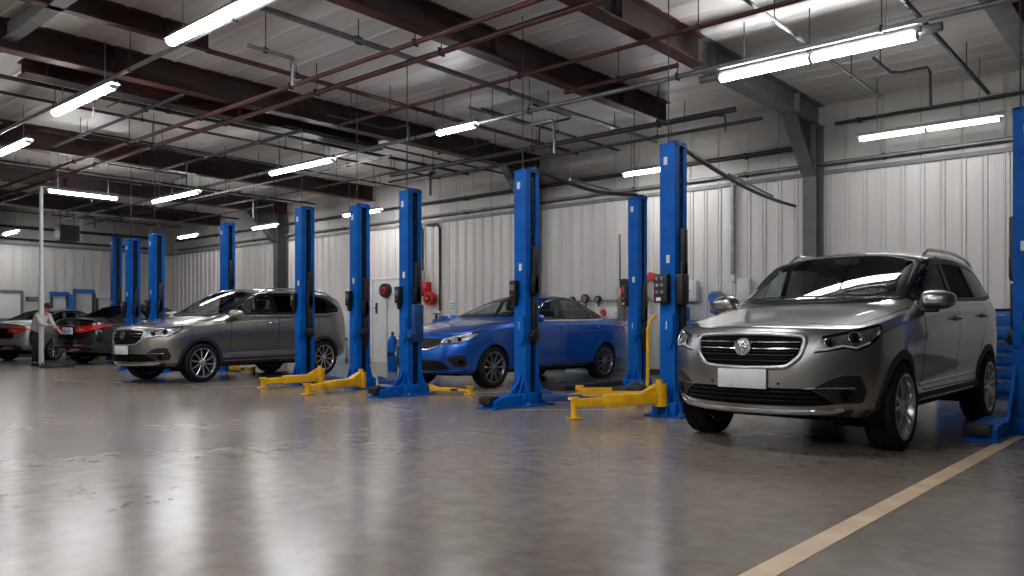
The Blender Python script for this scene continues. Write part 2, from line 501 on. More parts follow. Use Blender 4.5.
# ---- wheels
WHEEL_CACHE = {}
def make_wheel(parent, pos, flip, r, width, rim_r, style, rim_mat, spin=0.0):
    key = (r, width, rim_r, style, rim_mat)
    if key not in WHEEL_CACHE:
        w = width
        t = MB()
        prof = [(-w * .5 + .015, rim_r - .01), (-w * .5, rim_r + .02), (-w * .52, (r + rim_r) / 2), (-w * .47, r - .02), (-w * .38, r - .004)]
        for k in range(5):                         # tread ribs
            a = -w * .36 + w * .72 * k / 4
            prof += [(a - w * .06, r), (a + w * .06, r), (a + w * .065, r - .009), (a + w * .085, r - .009)]
        prof = prof[:-2] + [(w * .38, r - .004), (w * .47, r - .02), (w * .52, (r + rim_r) / 2), (w * .515, rim_r + .05), (w * .505, rim_r + .048), (w * .5, rim_r + .02), (w * .5 - .015, rim_r - .01)]
        t.lathe(prof, 64)
        tyre = t.obj('wheel', 'tyre', None, 40)
        rm = MB()
        R = rim_r
        rm.lathe([(w * .44, R + .006), (w * .5, R + .008), (w * .5, R - .012), (w * .44, R - .02), (w * .2, R - .035), (-w * .42, R - .035), (-w * .42, R - .025), (w * .18, R - .024)], 64)
        def spoke(a0, a1, w0, w1, x0, x1, th):
            # tapered spoke from hub angle a0 to rim angle a1
            vs = []
            for rr, a, ww, xx in ((.045, a0, w0, x0), (R * .55, (a0 + a1) / 2, (w0 + w1) / 2, (x0 + x1) / 2 + .006), (R - .014, a1, w1, x1)):
                c = Vector((0, rr * math.cos(a), rr * math.sin(a))); tdir = Vector((0, -math.sin(a), math.cos(a)))
                vs.append([rm.bm.verts.new(c + tdir * (ww / 2 * q) + Vector((xx + hh, 0, 0))) for q, hh in ((-1, -th), (-1, -.006), (-.5, 0), (.5, 0), (1, -.006), (1, -th))])
            for i in range(2):
                for k in range(6):
                    rm.bm.faces.new((vs[i][k], vs[i][(k + 1) % 6], vs[i + 1][(k + 1) % 6], vs[i + 1][k]))
            rm.bm.faces.new(vs[0]); rm.bm.faces.new(vs[-1][::-1])
        if style == 'double5':
            for k in range(5):
                a = 2 * PI * k / 5 + PI / 2
                for q in (-1, 1): spoke(a + q * .16, a + q * .235, .036, .034, w * .42, w * .47, .035)
        elif style == 'ten':
            for k in range(10):
                a = 2 * PI * k / 10 + PI / 2
                spoke(a, a, .03, .03, w * .42, w * .47, .03)
        rm.lathe([(w * .30, .001), (w * .43, .001), (w * .43, .055), (w * .40, .066), (w * .30, .07)], 32, closed=True)
        for k in range(5):
            a = 2 * PI * (k + .5) / 5 + PI / 2
            rm.cyl((w * .40, .05 * math.cos(a), .05 * math.sin(a)), (w * .44, .05 * math.cos(a), .05 * math.sin(a)), .008, 8)
        rim = rm.obj('rim', rim_mat, tyre, 35)
        hc = MB(); hc.lathe([(w * .42, .001), (w * .455, .001), (w * .452, .024), (w * .445, .03), (w * .42, .031)], 24)
        hc.obj('hub_cap', 'satin', tyre, 35)
        bd = MB(); bd.lathe([(w * .02, .05), (w * .06, .05), (w * .06, R * .72), (w * .02, R * .72)], 40)
        bd.box((w * .03, -R * .55, .06), (.07, .07, .16), .015)
        bd.lathe([(-w * .12, .001), (-w * .08, .001), (-w * .08, R - .03), (-w * .12, R - .03)], 40)
        bd.obj('brake_disc', 'dark_metal', tyre, 35)
        WHEEL_CACHE[key] = tyre; o = tyre; o.parent = parent
    else:
        o = copy_tree(WHEEL_CACHE[key]); o.parent = parent
    o.location = pos
    o.rotation_euler = (spin, 0, PI if flip else 0)
    return o

def well_liner(parent, y, z, R, x0, x1, sd, name='wheel_well'):
    m = MB(); n = 26; a0, a1 = math.radians(-22), math.radians(202)
    inn, outr = [], []
    for i in range(n + 1):
        a = a0 + (a1 - a0) * i / n
        inn.append(m.bm.verts.new((x0 * sd, y + R * math.cos(a), z + R * math.sin(a))))
        outr.append(m.bm.verts.new((x1 * sd, y + R * math.cos(a), z + R * math.sin(a))))
    for i in range(n): m.bm.faces.new((inn[i], inn[i + 1], outr[i + 1], outr[i]))
    m.bm.faces.new(inn)
    return m.obj(name, 'liner', parent, 60)

def seat(parent, x, y, z, name, back_tilt=0.22, w=.5):
    m = MB()
    m.box((x, y, z), (w, .5, .16), .05)
    rt = Matrix.Rotation(-back_tilt, 4, 'X')
    m.box((x, y + .30, z + .33), (w * .96, .14, .62), .06, mtx=rt)
    m.box((x, y + .37, z + .73), (.26, .10, .17), .045, mtx=rt)
    m.cyl((x - .06, y + .35, z + .6), (x - .06, y + .36, z + .68), .008); m.cyl((x + .06, y + .35, z + .6), (x + .06, y + .36, z + .68), .008)
    return m.obj(name, 'seat', parent, 40)

def interior(parent, dash_y, dash_z, W, floor_z, front_y, rear_y, drv_side=1, rear_end=1.7):
    m = MB(); m.box((0, (dash_y + rear_end) / 2 + .05, floor_z), (W * 2 - .2, rear_end - dash_y, .08), .02)
    m.obj('cabin_floor', 'liner', parent)
    m = MB(); m.box((0, dash_y + .22, dash_z - .12), (W * 1.72, .5, .26), .07)
    m.box((drv_side * .36, dash_y + .38, dash_z + .01), (.36, .12, .10), .03)
    m.obj('dashboard', 'dash', parent, 40)
    m = MB(); c = Vector((drv_side * .36, dash_y + .60, dash_z - .05)); rt = Matrix.Rotation(math.radians(65), 4, 'X')
    pts = [c + (rt @ Vector((.18 * math.cos(t * PI / 12), .18 * math.sin(t * PI / 12), 0))) for t in range(25)]
    m.tube(pts, .016, 8, cap=False); m.cyl(c + rt @ Vector((0, 0, -.02)), c + rt @ Vector((0, 0, .03)), .06, 16)
    for a in (0, 180, 270):
        q = Vector((.18 * math.cos(math.radians(a)), .18 * math.sin(math.radians(a)), 0)); m.cyl(c, c + rt @ q, .015, 8)
    m.obj('steering_wheel', 'dash', parent, 40)
    for sx in (-.38, .38): seat(parent, sx, front_y, floor_z + .28, 'front_seat')
    for sx in (-.38, .38): seat(parent, sx, rear_y, floor_z + .30, 'rear_seat', w=.62)

def mirror_unit(parent, paint, x, y, z, sd, sc=1.0):
    m = MB()
    # rounded shell: a lofted pod, blunt forward, flat glass side behind
    secs = [(-.10, .30), (-.085, .62), (-.05, .88), (0, 1.0), (.05, 1.0), (.075, .96), (.08, .90)]
    rings = []
    for yy, k in secs:
        ring = []
        for i in range(24):
            t = 2 * PI * i / 24; ct, st = math.cos(t), math.sin(t)
            ex = .135 * k * (abs(ct) ** .7) * (1 if ct >= 0 else -1); ez = .085 * k * (abs(st) ** .75) * (1 if st >= 0 else -1)
            ez *= 1.0 - .18 * (ex / .135)
            ring.append(m.bm.verts.new(((x + (ex + .0) * sc) * sd, y + yy * sc + .25 * ex * .3, z + ez * sc)))
        rings.append(ring)
    for a, b in zip(rings[:-1], rings[1:]):
        for i in range(24): m.bm.faces.new((a[i], a[(i + 1) % 24], b[(i + 1) % 24], b[i]))
    m.bm.faces.new(rings[0][::-1]); m.bm.faces.new(rings[-1])
    o = m.obj('door_mirror', paint, parent, 40)
    m = MB(); m.box(((x - .10 * sc) * sd, y + .02, z - .088 * sc), (.21 * sc, .09 * sc, .035), .012); m.box(((x - .17 * sc) * sd, y + .03, z - .10 * sc), (.07, .10, .05), .015)
    m.obj('mirror_arm', 'black', o, 40)
    m = MB(); m.box((x * sd, y + .082 * sc, z - .005), (.22 * sc, .006, .125 * sc), .003); m.obj('mirror_glass', 'chrome', o, 40)
    return o

def door_handle(body, parent, y, z, sd, trim):
    p, n = body.point('side', y, z, 0, sd)
    m = MB(); k = 8; pts = []
    for i in range(k + 1):
        t = i / k; pts.append(p + Vector((sd * (.008 + .032 * math.sin(PI * min(1, max(0, t))) ** .5), (t - .5) * .21, .012 * (t - .5))))
    m.tube(pts, [.010] + [.015] * (k - 1) + [.010], 10)
    o = m.obj('door_handle', trim, parent, 50)
    body.panel('handle_recess', chaikin([(y - .07, z - .03), (y + .05, z - .03), (y + .05, z + .03), (y - .07, z + .03)], 3, .25), 'side', 'black_gloss', o, (sd,), off=.002, thick=.004, cell=.03)

def plate_unit(body, parent, kind, u, v, w, h, label, blue=False):
    p, n = body.point(kind, u, v); d = 1 if kind == 'front' else -1
    # clear the bulge: stand the plate at the foremost point under it
    ys = [body.point(kind, u + a * w / 2, v + b * h / 2)[0].y for a in (-1, 0, 1) for b in (-1, 0, 1)]
    y = min(ys) if d == 1 else max(ys)
    m = MB(); m.box((p.x, y - d * .018, p.z), (w, .014, h), .004)
    for sx in (-.38, .38): m.box((p.x + sx * w, y - d * .006, p.z), (.03, .03, h * .5), .002)
    o = m.obj('number_plate', 'plate', parent, 30, label=label)
    m = MB()
    for sx in (-.22, .22): m.cyl((p.x + sx * w, y - d * .024, p.z - h * .38), (p.x + sx * w, y - d * .029, p.z - h * .38), .006, 10)
    m.obj('plate_screw', 'steel', o)
    if blue:
        m = MB(); rr = random.Random(4)
        for i in range(11):
            cx = rr.uniform(-.36, .36) * w; cz = rr.uniform(-.3, .3) * h
            m.box((p.x + cx, y - d * .0262, p.z + cz), (w * rr.uniform(.08, .2), .002, h * rr.uniform(.1, .28)), 0)
        m.obj('plate_print', 'plate_blue', o, 0)
    return o

def wiper(body, parent, kind, pts, name='wiper'):
    m = MB(); fr = frame(kind); q = []
    for u, v in resample(pts, .06, False):
        loc, n = body.hit(fr, u, v); q.append(loc + n * .02)
    m.tube(q, .009, 6); return m.obj(name, 'black', parent, 40)
# ------------------------------------------------------------------ SUV
SUV_SPEC = dict(
    stations=[
        (-2.10, {1: (.70, .30), 2: (.76, .37), 3: (.81, .52), 4: (.82, .76), 5: (.80, .915), 6: (.755, .975), 7: (.52, .99), 8: (.27, 1.0), 9: (0, 1.005)}),
        (-1.92, {1: (.76, .29), 2: (.86, .36), 3: (.895, .55), 4: (.91, .80), 5: (.89, .955), 6: (.835, 1.02), 7: (.60, 1.058), 8: (.31, 1.073), 9: (0, 1.078)}),
        (-1.50, {1: (.78, .28), 2: (.885, .36), 3: (.915, .56), 4: (.935, .84), 5: (.915, 1.02), 6: (.86, 1.08), 7: (.66, 1.13), 8: (.34, 1.142), 9: (0, 1.147)}),
        (-1.32, {3: (.895, .56), 4: (.925, .88), 5: (.915, 1.05), 6: (.865, 1.12), 7: (.72, 1.16), 8: (.36, 1.183), 9: (0, 1.19)}),
        (-1.07, {2: (.90, .37), 3: (.878, .55), 4: (.925, .89), 5: (.91, 1.07), 6: (.87, 1.15), 7: (.77, 1.185), 8: (.39, 1.213), 9: (0, 1.22)}),
        (-.79, {5: (.905, 1.10), 6: (.87, 1.18), 7: (.77, 1.33), 8: (.415, 1.405), 9: (0, 1.422)}),
        (-.17, {5: (.905, 1.135), 6: (.87, 1.22), 7: (.755, 1.64), 8: (.41, 1.72), 9: (0, 1.738)}),
        (.16, {5: (.915, 1.145), 6: (.87, 1.235), 7: (.72, 1.712), 8: (.395, 1.775), 9: (0, 1.795)}),
        (.95, {2: (.90, .38), 3: (.878, .57), 4: (.925, .91), 5: (.918, 1.165), 6: (.87, 1.25), 7: (.71, 1.735), 8: (.385, 1.797), 9: (0, 1.815)}),
        (1.475, {2: (.885, .38), 3: (.905, .58), 4: (.94, .90), 5: (.925, 1.18), 6: (.882, 1.265), 7: (.705, 1.715), 8: (.37, 1.772), 9: (0, 1.775)}),
        (1.95, {1: (.77, .33), 2: (.87, .40), 3: (.905, .6), 4: (.915, .9), 5: (.91, 1.19), 6: (.868, 1.285), 7: (.675, 1.66), 8: (.34, 1.73), 9: (0, 1.745)}),
        (2.22, {1: (.72, .38), 2: (.80, .44), 3: (.845, .62), 4: (.85, .9), 5: (.82, 1.16), 6: (.73, 1.42), 7: (.56, 1.60), 8: (.28, 1.665), 9: (0, 1.68)}),
    ],
    front={1: -2.34, 2: -2.44, 3: -2.47, 4: -2.45, 5: -2.41, 6: -2.34},
    rear={1: 2.36, 2: 2.46, 3: 2.47, 4: 2.42, 5: 2.36, 6: 2.30},
    dy={(4, 9): -.12, (4, 8): -.09, (0, 6): .03, (0, 5): .02, (3, 9): -.04, (3, 8): -.03},
    crease=[(5, -1.92, 2.3, .55), (6, -1.0, 2.0, .75), (6, -2.2, -.9, .45), (7, -1.0, 2.3, .5), (4, -2.2, 2.3, .25), (2, -2.2, 2.3, .6), (1, -2.2, 2.3, .5), (3, -2.2, 2.3, .3), (7, -2.0, -.9, .5)],
    crease_top=(.5, .3), crease_x=[(4, (7, 8, 9), .55), (6, (7, 8, 9), .45)])

def smirror(pts):
    """close a half outline (x >= 0, bottom to top) by mirroring it"""
    return pts + [(-x, z) for x, z in reversed(pts) if x > 1e-6]

def build_suv(label, loc, rz, paint, plate_label, badge_style=0, plate_blue=False, group=None):
    T = thing('parked_suv', label, 'car', loc, rz, group)
    B = Body(SUV_SPEC)
    WS = ('slope', .44, -.90)
    ya, yb, r = -1.475, 1.475, .355
    DLO = chaikin([(-.93, 1.225), (-.77, 1.33), (-.32, 1.575), (-.03, 1.64), (.7, 1.67), (1.35, 1.645), (1.80, 1.555), (2.0, 1.42), (1.94, 1.345), (1.5, 1.295), (.4, 1.262)], 2, .2)
    ws = chaikin(smirror([(0, -.465), (.45, -.425), (.76, -.28), (.69, .525), (.39, .58), (0, .595)]), 2, .12)
    rw = chaikin(smirror([(0, 1.15), (.62, 1.17), (.54, 1.45), (0, 1.5)]), 2, .15)
    B.shell(T, paint, [(ya, .36, .425), (yb, .36, .425)], [('side', inset(DLO, .03)), (WS, inset(ws, .03))])
    m = MB(); m.box((0, 0, .31), (1.3, 4.2, .1), .03); m.box((0, -1.9, .40), (1.2, .5, .2), .05); m.cyl((.0, 1.5, .3), (.0, 2.3, .3), .05)
    m.obj('underbody', 'liner', T)
    # glazing
    B.panel('windscreen', inset(ws, .006), WS, 'glass', T, off=.001, thick=.006, cell=.05)
    B.strip('windscreen_surround', ws, WS, .055, 'black_gloss', T, closed=True, h=.004)
    B.panel('rear_window', rw, 'rear', 'glass_dark', T, off=.003, cell=.06)
    for sd in (1, -1):
        def clip(y0, y1, s0=0, s1=0):
            q = []
            for y, z in resample(DLO, .03):
                lo = y0 + s0 * (z - 1.25); hi = y1 + s1 * (z - 1.25)
                q.append((min(max(y, lo), hi), z))
            return inset(q, .012)
        for y0, y1, s0, s1, g in ((-9, .17, 0, -.10, 'glass'), (.29, 1.12, -.10, -.36, 'glass_dark'), (1.20, 9, -.38, 0, 'glass_dark')):
            B.panel('side_window', clip(y0, y1, s0, s1), 'side', g, T, (sd,), off=.001, thick=.006, cell=.06)
        B.strip('window_surround', DLO, 'side', .05, 'black_gloss', T, (sd,), closed=True, h=.003)
        B.strip('window_sill_trim', [(-.85, 1.220), (.4, 1.238), (1.5, 1.27), (1.95, 1.318), (2.03, 1.37)], 'side', .022, 'chrome', T, (sd,), h=.008)
        for (y0, z0), (y1, z1), w in (((.23, 1.235), (.19, 1.69), .12), ((1.165, 1.27), (1.01, 1.68), .075)):
            B.strip('window_pillar', [(y0, z0), (y1, z1)], 'side', w, 'black_gloss', T, (sd,), h=.004)
        B.strip('window_pillar', [(-.67, 1.24), (-.63, 1.40)], 'side', .05, 'black_gloss', T, (sd,), h=.004)
        # arches, sills
        for yc in (ya, yb):
            B.strip('arch_trim', circle_arc(yc, .36, .420, -14, 194), 'side', .068, 'cladding', T, (sd,), h=.012, base=-.03)
            well_liner(T, yc, .36, .405, .50, .875, sd)
        B.panel('sill_trim', [(ya + .42, .26), (yb - .42, .27), (yb - .42, .45), (ya + .42, .43)], 'side', 'cladding', T, (sd,), off=.010, thick=.03, cell=.06)
        B.strip('door_strip', [(ya + .5, .505), (yb - .5, .54)], 'side', .03, 'satin' if 0 else paint, T, (sd,), h=.012)
        for ln in ([(-.86, .46), (-.86, .90), (-.84, 1.12), (-.80, 1.21)], [(.26, .46), (.28, 1.225)], [(1.04, .46), (1.06, .60), (1.20, .86), (1.34, 1.05), (1.28, 1.26)], [(-.85, .455), (1.05, .465)]):
            B.strip('panel_gap', chaikin(ln, 2, .2, False), 'side', .009, 'liner', T, (sd,), h=.0012)
        door_handle(B, T, .12, 1.085, sd, 'satin'); door_handle(B, T, 1.16, 1.12, sd, 'satin')
        mirror_unit(T, paint, 1.0, -.83, 1.235, sd)
        # roof rail
        m = MB(); pts = []
        for i in range(23):
            t = i / 22; y = -.02 + 1.95 * t
            p = B.point('top', .655, y, 0, sd)[0]; hgt = .055 * min(1, math.sin(PI * t) * 3.2)
            pts.append((p.x, y, p.z + hgt - .008))
        m.tube(pts, .018, 10); m.obj('roof_rail', 'chrome', T, 50)
        # head lamp, wrapped round the corner
        hl = chaikin([(-1.035, .790), (-1.02, .905), (-.82, .945), (-.62, .985), (-.46, 1.02), (-.41, 1.02), (-.42, .965), (-.48, .90), (-.56, .85), (-.66, .815), (-.74, .835), (-.88, .808)], 2, .18)
        h = B.panel('headlight', hl, 'diagf', 'black_gloss', T, (sd,), off=.003, thick=.03, cell=.025)[0]
        B.panel('lamp_reflector', inset(hl, .022), 'diagf', 'lamp_inner', h, (sd,), off=.005, thick=.004, cell=.02)
        B.strip('light_guide', [(-1.0, .815), (-.88, .828), (-.76, .855), (-.66, .838), (-.55, .878)], 'diagf', .016, 'lamp_white', h, (sd,), h=.012, step=.015)
        for (u, v, rr) in ((-.67, .912, .052), (-.86, .877, .040)):
            p, n = B.point('diagf', u, v, .004, sd); rot = n.to_track_quat('X', 'Z').to_matrix().to_4x4()
            m = MB(); m.lathe([(-.005, rr), (.012, rr), (.014, rr * .92), (.006, rr * .78), (-.005, rr * .76)], 28)
            bmesh.ops.transform(m.bm, matrix=Matrix.Translation(p) @ rot, verts=m.bm.verts); m.obj('lamp_ring', 'chrome', h, 40)
            m = MB(); m.sphere((0, 0, 0), rr * .72, (.5, 1, 1), 20)
            bmesh.ops.transform(m.bm, matrix=Matrix.Translation(p) @ rot, verts=m.bm.verts); m.obj('projector_lens', 'black_gloss', h, 60)
        B.panel('amber_marker', chaikin([(-.485, .94), (-.45, .975), (-.44, .965), (-.47, .93)], 1), 'diagf', 'lamp_white', h, (sd,), off=.010, thick=.006, cell=.02)
        # fog lamp pocket
        fg = chaikin([(-1.0, .520), (-.87, .595), (-.77, .628), (-.63, .628), (-.575, .50), (-.60, .42), (-.82, .415), (-.90, .47)], 1, .12)
        f = B.panel('fog_lamp_pocket', fg, 'diagf', 'black', T, (sd,), off=.003, thick=.03, cell=.03)[0]
        B.strip('fog_trim', [(-1.05, .525), (-.90, .535), (-.68, .535)], 'diagf', .022, 'chrome', f, (sd,), h=.018, taper=(.3, 1.0))
        B.strip('pocket_edge', fg, 'diagf', .012, 'cladding', f, (sd,), h=.006, closed=True)
        p, n = B.point('diagf', -.74, .475, .004, sd); rot = n.to_track_quat('X', 'Z').to_matrix().to_4x4()
        m = MB(); m.lathe([(-.01, .045), (.012, .045), (.012, .036), (.004, .03), (.004, .001), (-.01, .001)], 24)
        bmesh.ops.transform(m.bm, matrix=Matrix.Translation(p) @ rot, verts=m.bm.verts); m.obj('fog_lamp', 'black_gloss', f, 40)
        # tail lamp
        tl = chaikin([(-1.30, 1.02), (-1.05, 1.0), (-.86, 1.05), (-.77, 1.19), (-.86, 1.20), (-1.0, 1.15), (-1.30, 1.14)], 2, .2)
        B.panel('tail_light', tl, 'diagr', 'red_lamp', T, (sd,), off=.008, thick=.03, cell=.04)
    # grille
    go = smirror([(0, .675), (.20, .680), (.34, .69), (.43, .775), (.455, .892), (.43, .932), (.2, .945), (0, .949)])
    go = chaikin(go, 2, .14)
    g = B.panel('grille', go, 'front', 'liner', T, off=.003, thick=.03, cell=.035)[0]
    B.strip('grille_frame', go, 'front', .036, 'satin', g, closed=True, h=.020, base=-.01, label='satin silver grille surround')
    for z, w in ((.88, .42), (.83, .41), (.78, .385), (.735, .35)):
        B.strip('grille_bar', [(-w, z), (0, z - .003), (w, z)], 'front', .016, 'chrome' if z > .80 else 'dark_metal', g, h=.016, base=-.005)
        B.strip('grille_bar', [(-w, z - .023), (0, z - .026), (w, z - .023)], 'front', .010, 'black_gloss', g, h=.012, base=-.005)
    for sd in (1, -1):
        B.panel('grille_wing', chaikin([(.43, .715), (.455, .775), (.48, .932), (.56, .942), (.54, .85), (.50, .77)], 1, .15), 'front', 'satin', g, (sd,), off=.010, thick=.02, cell=.03)
    p, n = B.point('front', 0, .838, .022)
    m = MB(); m.lathe([(p.y + .03, .001), (p.y - .010, .001), (p.y - .012, .060), (p.y - .006, .068), (p.y + .03, .068)], 32, 'y', (0, 0, p.z)); e = m.obj('badge', 'alloy' if badge_style == 0 else 'dark_metal', g, 40)
    m = MB()
    if badge_style == 0:
        # small raised emblem: a maned head over a shield point
        for (x0, z0, s0) in ((0, .026, .020), (-.020, .016, .015), (.020, .016, .015), (-.016, -.006, .014), (.016, -.006, .014), (0, -.002, .02), (0, -.028, .013)):
            m.sphere((x0, p.y - .012, p.z + z0), s0, (1, .4, 1), 12)
    else:
        for a in ((-.028, .03, -.010, -.03), (-.010, -.03, 0, 0), (0, 0, .010, -.03), (.010, -.03, .028, .03)):
            m.cyl((a[0], p.y - .014, p.z + a[1]), (a[2], p.y - .014, p.z + a[3]), .006, 8)
    m.obj('badge_emblem', 'chrome', e, 50)
    m = MB(); m.lathe([(p.y - .016, .060), (p.y - .016, .069), (p.y + .0, .071), (p.y, .058)], 32, 'y', (0, 0, p.z)); m.obj('badge_ring', 'chrome', e, 40)
    plate_unit(B, T, 'front', 0, .592, .41, .150, plate_label, plate_blue)
    # lower intake and skid bar
    li = chaikin(smirror([(0, .385), (.5, .392), (.66, .408), (.53, .525), (0, .528)]), 1, .1)
    l = B.panel('lower_intake', li, 'front', 'liner', T, off=.002, thick=.03, cell=.04)[0]
    for z, w in ((.495, .50), (.46, .55), (.425, .58)):
        B.strip('intake_bar', [(-w, z), (0, z), (w, z)], 'front', .014, 'black_gloss', l, h=.010, base=-.005)
    B.panel('bumper_skirt', chaikin(smirror([(0, .285), (.60, .285), (.70, .31), (.74, .365), (.62, .36), (0, .345)]), 1, .1), 'front', 'cladding', T, off=.006, thick=.02, cell=.05)
    B.strip('skid_bar', [(-.68, .375), (-.62, .355), (-.4, .345), (0, .340), (.4, .345), (.62, .355), (.68, .375)], 'front', .036, 'chrome', T, h=.026, base=-.01, step=.04)
    # bonnet shut line and creases
    B.strip('panel_gap', chaikin([(-.84, -1.05), (-.80, -1.55), (-.74, -1.98), (-.52, -2.10), (0, -2.14), (.52, -2.10), (.74, -1.98), (.80, -1.55), (.84, -1.05)], 2, .2, False), 'top', .008, 'liner', T, h=.001)
    wiper(B, T, WS, [(-.55, -.385), (-.1, -.425), (.08, -.425)]); wiper(B, T, WS, [(.05, -.42), (.4, -.38), (.64, -.31)])
    m = MB(); pts = [B.point('top', -.60 + 1.2 * i / 12, -1.19 + .16 * abs(i / 6 - 1) ** 2, .004)[0] for i in range(13)]
    m.tube(pts, .018, 6); m.obj('cowl', 'black', T, 50)
    m = MB(); q, n = B.point(WS, 0, .49); m.box((0, q.y + .12, q.z - .02), (.24, .03, .07), .012); m.obj('rear_view_mirror', 'black', T)
    # sensor dots on the bumper
    for x in (-.62, -.28, .28, .62):
        q, n = B.point('front', x, .56, .001); m = MB(); m.cyl(q - n * .004, q + n * .003, .011, 12); m.obj('parking_sensor', 'dark_metal', T)
    interior(T, -1.02, 1.17, .86, .45, -.12, .88)
    for sd in (1, -1):
        for yc in (ya, yb): make_wheel(T, (sd * .815, yc, .355), sd < 0, r, .235, .262, 'double5' if badge_style == 0 else 'ten', 'alloy', spin=.12)
    return T

# ------------------------------------------------------------------ saloon
SEDAN_SPEC = dict(
    stations=[
        (-2.10, {1: (.70, .24), 2: (.77, .31), 3: (.81, .46), 4: (.82, .66), 5: (.80, .81), 6: (.75, .865), 7: (.52, .885), 8: (.27, .895), 9: (0, .90)}),
        (-1.95, {1: (.76, .23), 2: (.86, .31), 3: (.89, .5), 4: (.90, .72), 5: (.88, .875), 6: (.825, .925), 7: (.60, .96), 8: (.31, .975), 9: (0, .98)}),
        (-1.55, {1: (.78, .22), 2: (.88, .31), 3: (.905, .52), 4: (.92, .78), 5: (.90, .935), 6: (.845, .995), 7: (.64, 1.035), 8: (.33, 1.055), 9: (0, 1.06)}),
        (-1.15, {4: (.91, .82), 5: (.895, .975), 6: (.85, 1.04), 7: (.69, 1.085), 8: (.35, 1.105), 9: (0, 1.11)}),
        (-.90, {5: (.895, .99), 6: (.855, 1.065), 7: (.74, 1.10), 8: (.38, 1.13), 9: (0, 1.138)}),
        (-.55, {6: (.855, 1.08), 7: (.725, 1.24), 8: (.40, 1.31), 9: (0, 1.328)}),
        (.10, {5: (.895, 1.01), 6: (.86, 1.095), 7: (.625, 1.48), 8: (.34, 1.545), 9: (0, 1.56)}),
        (.45, {6: (.86, 1.10), 7: (.615, 1.545), 8: (.34, 1.597), 9: (0, 1.612)}),
        (.95, {3: (.89, .52), 4: (.91, .82), 5: (.895, 1.025), 6: (.86, 1.11), 7: (.605, 1.505), 8: (.335, 1.57), 9: (0, 1.585)}),
        (1.50, {3: (.905, .53), 4: (.92, .84), 5: (.90, 1.035), 6: (.85, 1.12), 7: (.625, 1.325), 8: (.335, 1.405), 9: (0, 1.425)}),
        (1.95, {1: (.77, .28), 2: (.87, .36), 3: (.895, .55), 4: (.90, .82), 5: (.88, 1.03), 6: (.815, 1.10), 7: (.645, 1.13), 8: (.35, 1.155), 9: (0, 1.165)}),
        (2.25, {1: (.74, .30), 2: (.83, .38), 3: (.865, .56), 4: (.865, .80), 5: (.84, 1.0), 6: (.78, 1.075), 7: (.61, 1.10), 8: (.34, 1.125), 9: (0, 1.135)}),
        (2.42, {1: (.70, .32), 2: (.78, .39), 3: (.81, .56), 4: (.81, .78), 5: (.78, .96), 6: (.74, 1.055), 7: (.53, 1.085), 8: (.28, 1.11), 9: (0, 1.12)}),
    ],
    front={1: -2.38, 2: -2.48, 3: -2.50, 4: -2.46, 5: -2.41, 6: -2.33},
    rear={1: 2.50, 2: 2.60, 3: 2.61, 4: 2.56, 5: 2.53, 6: 2.57},
    dy={(4, 9): -.10, (4, 8): -.07, (0, 6): .03, (0, 5): .02},
    crease=[(5, -1.95, 2.3, .5), (6, -.95, 2.0, .7), (6, -2.2, -.85, .45), (6, 1.9, 2.5, .5), (7, -.95, 1.55, .45), (4, -2.2, 2.5, .2), (2, -2.2, 2.5, .6), (1, -2.2, 2.5, .5), (3, -2.2, 2.5, .3), (7, -2.0, -.85, .45)],
    crease_top=(.5, .75), crease_x=[(4, (7, 8, 9), .5), (6, (7, 8, 9), .35)])

